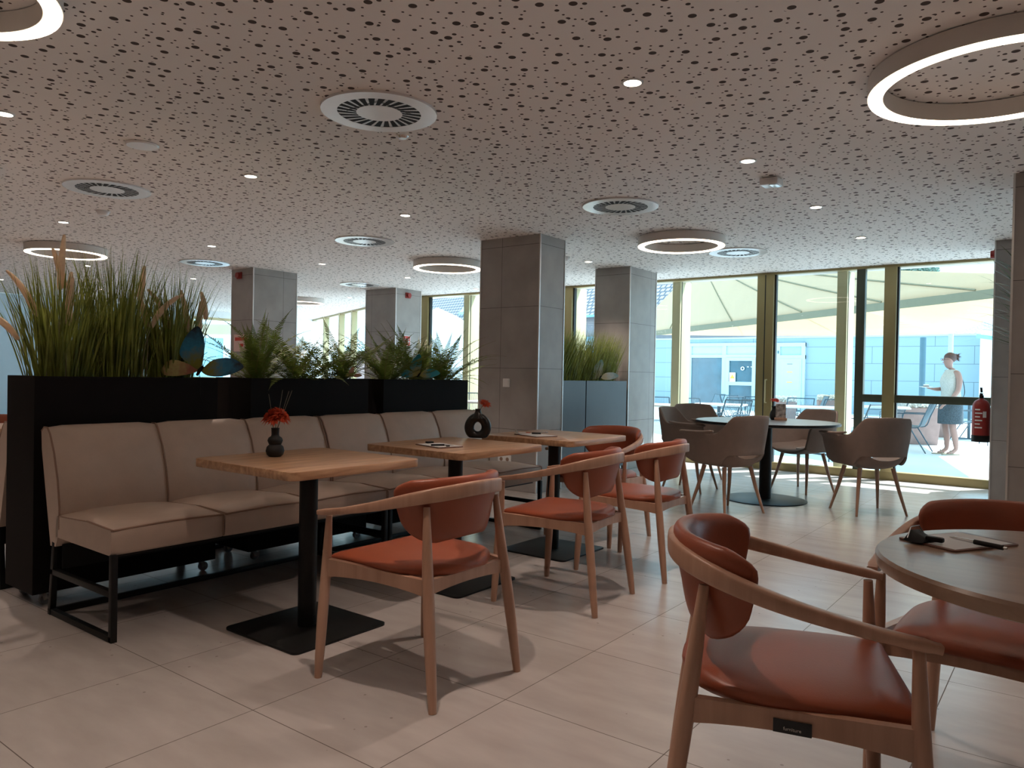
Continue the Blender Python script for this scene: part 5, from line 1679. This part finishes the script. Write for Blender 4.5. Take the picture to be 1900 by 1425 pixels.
# tree above the sail
p = ground_pt(1695, 52)
t = thing('tree', (p.x, p.y, GZ), 0, 'hazy tree top showing above the sail at the right', 'tree')
MB().tube([(0, 0, 0), (0.1, 0, 4), (0, 0.1, 8.3)], [0.25, 0.18, 0.06], 8).build('trunk', MT['fern_stem'], t)
mb = MB(); rg = random.Random(8)
for i in range(5200):
    a = rg.uniform(0, 2*pi); z = rg.uniform(-1, 1); rr = rg.random()**0.4
    c = Vector((1.5*rr*sqrt(1-z*z)*cos(a), 1.5*rr*sqrt(1-z*z)*sin(a), 8.5 + 1.15*rr*z))
    s_ = 0.10
    n1 = Vector((rg.uniform(-1, 1), rg.uniform(-1, 1), rg.uniform(-1, 1))).normalized(); n2 = n1.orthogonal().normalized()
    mb.add([c - n1*s_, c + n2*s_*0.6, c + n1*s_, c - n2*s_*0.6], [(0, 1, 2, 3)])
mb.build('leaves', MT['tree'], t, smooth=0, weld=False)

# terrace furniture
def make_out_chair():
    t = thing('terrace_chair')
    fr = MB()
    for sx in (-1, 1):
        x = sx*0.24
        fr.tube(crv([(x, 0.25, 0.0), (x, 0.21, 0.43), (x, 0.05, 0.43), (x, -0.18, 0.42), (x*0.98, -0.26, 0.60), (x*0.96, -0.36, 0.84)], 4), 0.010, 6)
        fr.tube([(x, -0.30, 0.0), (x, -0.05, 0.42)], 0.010, 6)
        fr.tube(crv([(x*1.04, 0.16, 0.42), (x*1.06, 0.17, 0.62), (x*1.04, 0.0, 0.64), (x*1.0, -0.28, 0.64)], 4), 0.009, 6)
    fr.tube([(-0.232, -0.36, 0.84), (0.232, -0.36, 0.84)], 0.010, 6)
    fr.tube([(-0.24, 0.22, 0.43), (0.24, 0.22, 0.43)], 0.009, 6)
    fr.build('frame', MT['wire'], t)
    s_ = MB()
    for i in range(17):
        x = -0.22 + 0.44*i/16
        s_.tube([(x, 0.21, 0.435), (x, -0.17, 0.425), (x*0.98, -0.25, 0.60), (x*0.97, -0.355, 0.835)], 0.0035, 3, cap=False)
    s_.build('wire_seat', MT['mesh_seat'], t, weld=False)
    return t
oc = make_out_chair()
OC = [(1222, 12.6, 0.3, 'terrace chair at the far left beside the middle pillar'), (1306, 15.4, 2.4, 'pale terrace chair farthest back in front of the glazed door'), (1334, 13.6, 1.3, 'terrace chair in front of the glazed door, at the left'),
      (1377, 14.8, -0.4, 'terrace chair in front of the glazed door, at the right'), (1345, 11.0, 2.9, 'near terrace chair with wire back right behind the shell chairs'), (1398, 11.4, 3.3, 'near terrace chair with wire back beside the gold door stile'),
      (1412, 14.0, 0.2, 'terrace chair half hidden by the gold door stile'), (1474, 13.0, 3.1, 'terrace chair in front of the white service door'), (1528, 13.2, 0.9, 'tilted terrace chair beside the reddish planter'),
      (1500, 15.4, 2.0, 'terrace chair behind the tilted one near the reddish planter'), (1590, 10.6, 1.2, 'terrace chair close to the dark framed side light'), (1690, 12.6, 1.5, 'terrace chair left of the woman'),
      (1800, 14.3, -1.2, 'terrace chair right of the woman'), (1868, 15.4, 1.8, 'terrace chair behind the fire extinguisher'), (880, 13.0, 0.5, 'terrace chair seen between planter and near pillar'), (1290, 12.2, 0.0, 'terrace chair behind the pale fin'),
      (1640, 13.8, 2.2, 'terrace chair seen under the dark transom')]
for i, (px, d_, a, lab) in enumerate(OC):
    q = ground_pt(px, d_)
    place(oc, i == 0, (q.x, q.y, GZ), a, lab, 'chair', 'wire terrace chairs outside')
def make_out_table():
    t = thing('terrace_table')
    MB().prism(rrect(0.8, 0.8, 0.03, 3), 0.72, 0.745).build('tabletop', MT['white_wall'], t, smooth=30)
    MB().tube([(0, 0, 0.02), (0, 0, 0.72)], 0.03, 10).build('column', MT['wire'], t)
    MB().bar((-0.3, -0.3, 0.012), (0.3, 0.3, 0.012), 0.05, 0.024).bar((-0.3, 0.3, 0.012), (0.3, -0.3, 0.012), 0.05, 0.024).build('cross_foot', MT['wire'], t)
    return t
ot = make_out_table()
OT = [(1236, 11.6, 'white-topped terrace table beside the middle pillar'), (1335, 12.3, 'white-topped terrace table between the chairs at the glazed door'), (1500, 12.0, 'white-topped terrace table behind the menu stand'),
      (1640, 12.6, 'white-topped terrace table under the dark transom'), (1800, 15.6, 'white-topped terrace table right of the woman'), (905, 11.5, 'white-topped terrace table left of the near pillar')]
for i, (px, d_, lab) in enumerate(OT):
    q = ground_pt(px, d_)
    place(ot, i == 0, (q.x, q.y, GZ), 0.2, lab, 'table', 'white terrace tables outside')
def flower_box(px, d_, w_, h_, lab, i):
    q = ground_pt(px, d_)
    t = thing('terracotta_planter', (q.x, q.y, GZ), radians(20), lab, 'planter', 'terracotta planters outside')
    MB().add([(-w_/2*0.85, -0.2, 0), (w_/2*0.85, -0.2, 0), (w_/2*0.85, 0.2, 0), (-w_/2*0.85, 0.2, 0), (-w_/2, -0.25, h_), (w_/2, -0.25, h_), (w_/2, 0.25, h_), (-w_/2, 0.25, h_)],
             [(0, 3, 2, 1), (4, 5, 6, 7), (0, 1, 5, 4), (1, 2, 6, 5), (2, 3, 7, 6), (3, 0, 4, 7)]).build('pot', MT['brick'], t, bev=0.01)
    mb = MB(); rg = random.Random(60+i)
    for k in range(220):
        c = (rg.uniform(-w_/2, w_/2), rg.uniform(-0.22, 0.22), h_ + rg.uniform(0, 0.12))
        mb.ball(c, 0.022, 0.022, 0.02, 5, 3)
    mb.build('blossom', MT['flower_w'], t, smooth=0, weld=False)
flower_box(1704, 14.2, 0.72, 0.68, 'terracotta planter with white flowers left of the woman', 0)
flower_box(1745, 16.2, 0.5, 0.66, 'terracotta planter behind the woman', 1)
flower_box(1540, 16.8, 0.5, 0.72, 'terracotta planter with white flowers left of the gold fin', 2)
flower_box(1450, 15.8, 0.6, 0.70, 'terracotta planter with white flowers behind the gold door stile', 3)

# ================================================================== PERSON
WP = ground_pt(1765, 12.15)
fw = -r2.copy(); fw.z = 0; fw.normalize()
t = thing('person', (WP.x, WP.y, GZ), atan2(fw.y, fw.x), 'person in white sleeveless top and grey skirt carrying a plate across the terrace', 'person')
# local frame: +X is where she walks, +Y her left
def skin_body(name, joints, bones, m, parent):
    me = bpy.data.meshes.new(name)
    me.from_pydata([j[0] for j in joints], bones, [])
    o = bpy.data.objects.new(name, me); COL.objects.link(o); o.parent = parent
    md = o.modifiers.new('skin', 'SKIN'); md.use_smooth_shade = True; md.branch_smoothing = 0.6
    sv = me.skin_vertices[0].data if me.skin_vertices else None
    if sv is None:
        bm = bmesh.new(); bm.from_mesh(me); bm.verts.layers.skin.verify(); bm.to_mesh(me); bm.free()
        sv = me.skin_vertices[0].data
    for i, j in enumerate(joints):
        sv[i].radius = j[1] if isinstance(j[1], tuple) else (j[1], j[1])
        sv[i].use_root = (i == 0)
    md = o.modifiers.new('sub', 'SUBSURF'); md.levels = 2; md.render_levels = 2
    me.materials.append(m)
    return o
J = [((0, 0, 0.90), (0.13, 0.15)), ((-0.01, 0, 1.05), (0.11, 0.13)), ((0.0, 0, 1.22), (0.11, 0.14)), ((0.0, 0, 1.34), (0.08, 0.10)), ((0.025, 0, 1.395), 0.056), ((0.055, 0, 1.445), 0.062), ((0.055, 0, 1.535), (0.100, 0.082)), ((0.040, 0, 1.59), (0.075, 0.066)),
     # left leg
     ((0.0, 0.085, 0.80), 0.088), ((0.02, 0.09, 0.48), 0.056), ((-0.03, 0.085, 0.30), 0.052), ((-0.06, 0.08, 0.09), 0.034), ((0.02, 0.08, 0.035), (0.03, 0.035)), ((0.09, 0.08, 0.025), (0.02, 0.034)),
     # right leg
     ((0.0, -0.085, 0.80), 0.088), ((0.03, -0.09, 0.48), 0.056), ((0.0, -0.085, 0.30), 0.052), ((0.0, -0.08, 0.09), 0.034), ((0.08, -0.08, 0.035), (0.03, 0.035)), ((0.15, -0.08, 0.025), (0.02, 0.034)),
     # left arm
     ((-0.01, 0.15, 1.315), 0.052), ((-0.02, 0.195, 1.20), 0.050), ((0.0, 0.20, 1.04), 0.041), ((0.10, 0.19, 0.90), 0.034), ((0.18, 0.18, 0.83), 0.024), ((0.21, 0.18, 0.81), (0.028, 0.014)),
     # right arm
     ((-0.01, -0.15, 1.315), 0.052), ((0.0, -0.19, 1.20), 0.046), ((0.02, -0.19, 1.06), 0.040), ((0.16, -0.13, 1.05), 0.032), ((0.24, -0.09, 1.055), 0.023), ((0.275, -0.08, 1.06), (0.028, 0.014))]
Bn = [(0, 1), (1, 2), (2, 3), (3, 4), (4, 5), (5, 6), (6, 7), (0, 8), (8, 9), (9, 10), (10, 11), (11, 12), (12, 13), (0, 14), (14, 15), (15, 16), (16, 17), (17, 18), (18, 19),
      (3, 20), (20, 21), (21, 22), (22, 23), (23, 24), (24, 25), (3, 26), (26, 27), (27, 28), (28, 29), (29, 30), (30, 31)]
# fingers and thumbs
def fingers(base, root, d, side, curl):
    k0 = len(J)
    for i, ln in enumerate((0.058, 0.066, 0.062, 0.050)):
        o_ = (i-1.5)*0.017
        b = Vector(base) + Vector(side)*o_
        J.append((tuple(b + Vector(d)*0.02), 0.0085)); J.append((tuple(b + Vector(d)*(0.02+ln*0.55) + Vector(curl)*0.006), 0.008)); J.append((tuple(b + Vector(d)*(0.02+ln*0.9) + Vector(curl)*0.024), 0.007))
        n0 = len(J)-3
        Bn.extend([(root, n0), (n0, n0+1), (n0+1, n0+2)])
    b = Vector(base) - Vector(d)*0.02
    J.append((tuple(b + Vector(side)*-0.035 + Vector(d)*0.02), 0.0095)); J.append((tuple(b + Vector(side)*-0.045 + Vector(d)*0.05 + Vector(curl)*0.01), 0.008))
    Bn.extend([(root, len(J)-2), (len(J)-2, len(J)-1)])
fingers((0.21, 0.18, 0.81), 25, (0.8, 0, -0.6), (0, 1, 0), (0, 0, -1))
fingers((0.275, -0.08, 1.06), 31, (1, 0, 0.05), (0, 1, 0), (0, 0, 1))
body = skin_body('body', J, Bn, MT['skin'], t)
# face
hc = Vector((0.066, 0, 1.530))
MB().add([hc + Vector(v) for v in ((0.078, -0.012, -0.012), (0.078, 0.012, -0.012), (0.106, 0, -0.016), (0.080, 0, 0.022))], [(0, 1, 2), (0, 2, 3), (1, 3, 2), (0, 3, 1)]).build('nose', MT['skin'], body, smooth=60)
MB().ball(hc + Vector((0.070, 0.03, 0.012)), 0.008, 0.010, 0.006, 8, 6).ball(hc + Vector((0.070, -0.03, 0.012)), 0.008, 0.010, 0.006, 8, 6).build('eyes', MT['ink'], body)
MB().ball(hc + Vector((0.074, 0, -0.045)), 0.008, 0.022, 0.005, 10, 6).build('mouth', MT['petal_red'], body)
for sy in (1, -1):
    MB().ball(hc + Vector((-0.005, sy*0.075, -0.005)), 0.016, 0.008, 0.028, 10, 8).build('ear', MT['skin'], body)
MB().tube([tuple(hc + Vector((0.083 + 0.0*a, 0.033 + 0.022*cos(a), 0.010 + 0.017*sin(a)))) for a in [2*pi*i/14 for i in range(15)]], 0.0018, 5, cap=False).tube([tuple(hc + Vector((0.083, -0.033 + 0.022*cos(a), 0.010 + 0.017*sin(a)))) for a in [2*pi*i/14 for i in range(15)]], 0.0018, 5, cap=False).tube([hc + Vector((0.08, 0.055, 0.014)), hc + Vector((0.0, 0.078, 0.012))], 0.0018, 5).build('glasses', MT['black'], body)
hr = MB()
hr.ball(hc + Vector((-0.040, 0, 0.036)), 0.092, 0.092, 0.086, 20, 14)
hr.ball(hc + Vector((-0.095, 0, 0.055)), 0.055, 0.050, 0.050, 14, 10)
rg = random.Random(9)
for i in range(60):
    a = rg.uniform(-1, 1)
    b0 = hc + Vector((-0.11, a*0.03, 0.06)); e = b0 + Vector((rg.uniform(-0.07, -0.02), a*0.05, rg.uniform(-0.09, 0.05)))
    hr.tube([b0, b0.lerp(e, 0.5) + Vector((0, 0, 0.012)), e], [0.006, 0.005, 0.001], 4)
hr.build('hair', MT['hair'], body, weld=False)
def loft(rows, n_=28):
    mb = MB(); vs = []
    for (cx, z, rx, ry) in rows:
        for j in range(n_):
            a = 2*pi*j/n_
            vs.append((cx + rx*cos(a), ry*sin(a), z))
    fs = [(i*n_+j, i*n_+(j+1) % n_, (i+1)*n_+(j+1) % n_, (i+1)*n_+j) for i in range(len(rows)-1) for j in range(n_)]
    return mb.add(vs, fs)
tp = loft([(0.0, 0.82, 0.150, 0.185), (0.0, 0.90, 0.145, 0.180), (0.0, 1.00, 0.125, 0.160), (0.02, 1.12, 0.130, 0.160), (0.03, 1.20, 0.138, 0.165), (0.01, 1.28, 0.115, 0.160), (0.0, 1.335, 0.090, 0.140), (0.005, 1.372, 0.070, 0.105)])
tp.build('sleeveless_top', MT['top'], body, smooth=60, sub=1)
sk_ = loft([(0.0, 0.92, 0.145, 0.165), (0.0, 0.85, 0.165, 0.185), (0.0, 0.72, 0.175, 0.195), (0.0, 0.60, 0.180, 0.200), (0.0, 0.50, 0.178, 0.198)])
sk_.build('skirt', MT['skirt'], body, smooth=60, sub=1)
MB().tube(crv([(0.06, -0.09, 1.36), (-0.08, 0.04, 1.34), (-0.125, 0.10, 1.20), (-0.13, 0.15, 1.02), (-0.08, 0.19, 0.92)], 5), 0.006, 6).build('bag_strap', MT['ink'], body)
for sy, dx in ((1, 0.0), (-1, 0.065)):
    MB().prism([(dx-0.10, sy*0.08-0.036), (dx+0.02, sy*0.08-0.045), (dx+0.16, sy*0.08-0.036), (dx+0.17, sy*0.08+0.03), (dx+0.02, sy*0.08+0.042), (dx-0.10, sy*0.08+0.034)], 0.0, 0.02).tube([(dx+0.03, sy*0.08-0.042, 0.02), (dx+0.035, sy*0.08, 0.078), (dx+0.03, sy*0.08+0.042, 0.02)], (0.006), 6).build('sandal', MT['twig'], body, smooth=30)
pp_ = Vector((WP.x, WP.y, 0)) + fw*0.36 + fw.cross(Vector((0, 0, 1)))*0.08
t = thing('cake_plate', (pp_.x, pp_.y, 1.058), 0, 'small plate with a piece of cake in the hand of the person', 'plate')
MB().lathe([(0.0, 0.0), (0.05, 0.0), (0.10, 0.012), (0.10, 0.015), (0.05, 0.005), (0.0, 0.005)], n=28, cap=False).build('plate', MT['paper'], t)
MB().box(-0.04, -0.03, 0.006, 0.04, 0.03, 0.028).build('cake_base', MT['hair'], t, bev=0.004)
MB().box(-0.038, -0.028, 0.028, 0.038, 0.028, 0.052).build('cake_cream', MT['paper'], t, bev=0.006)
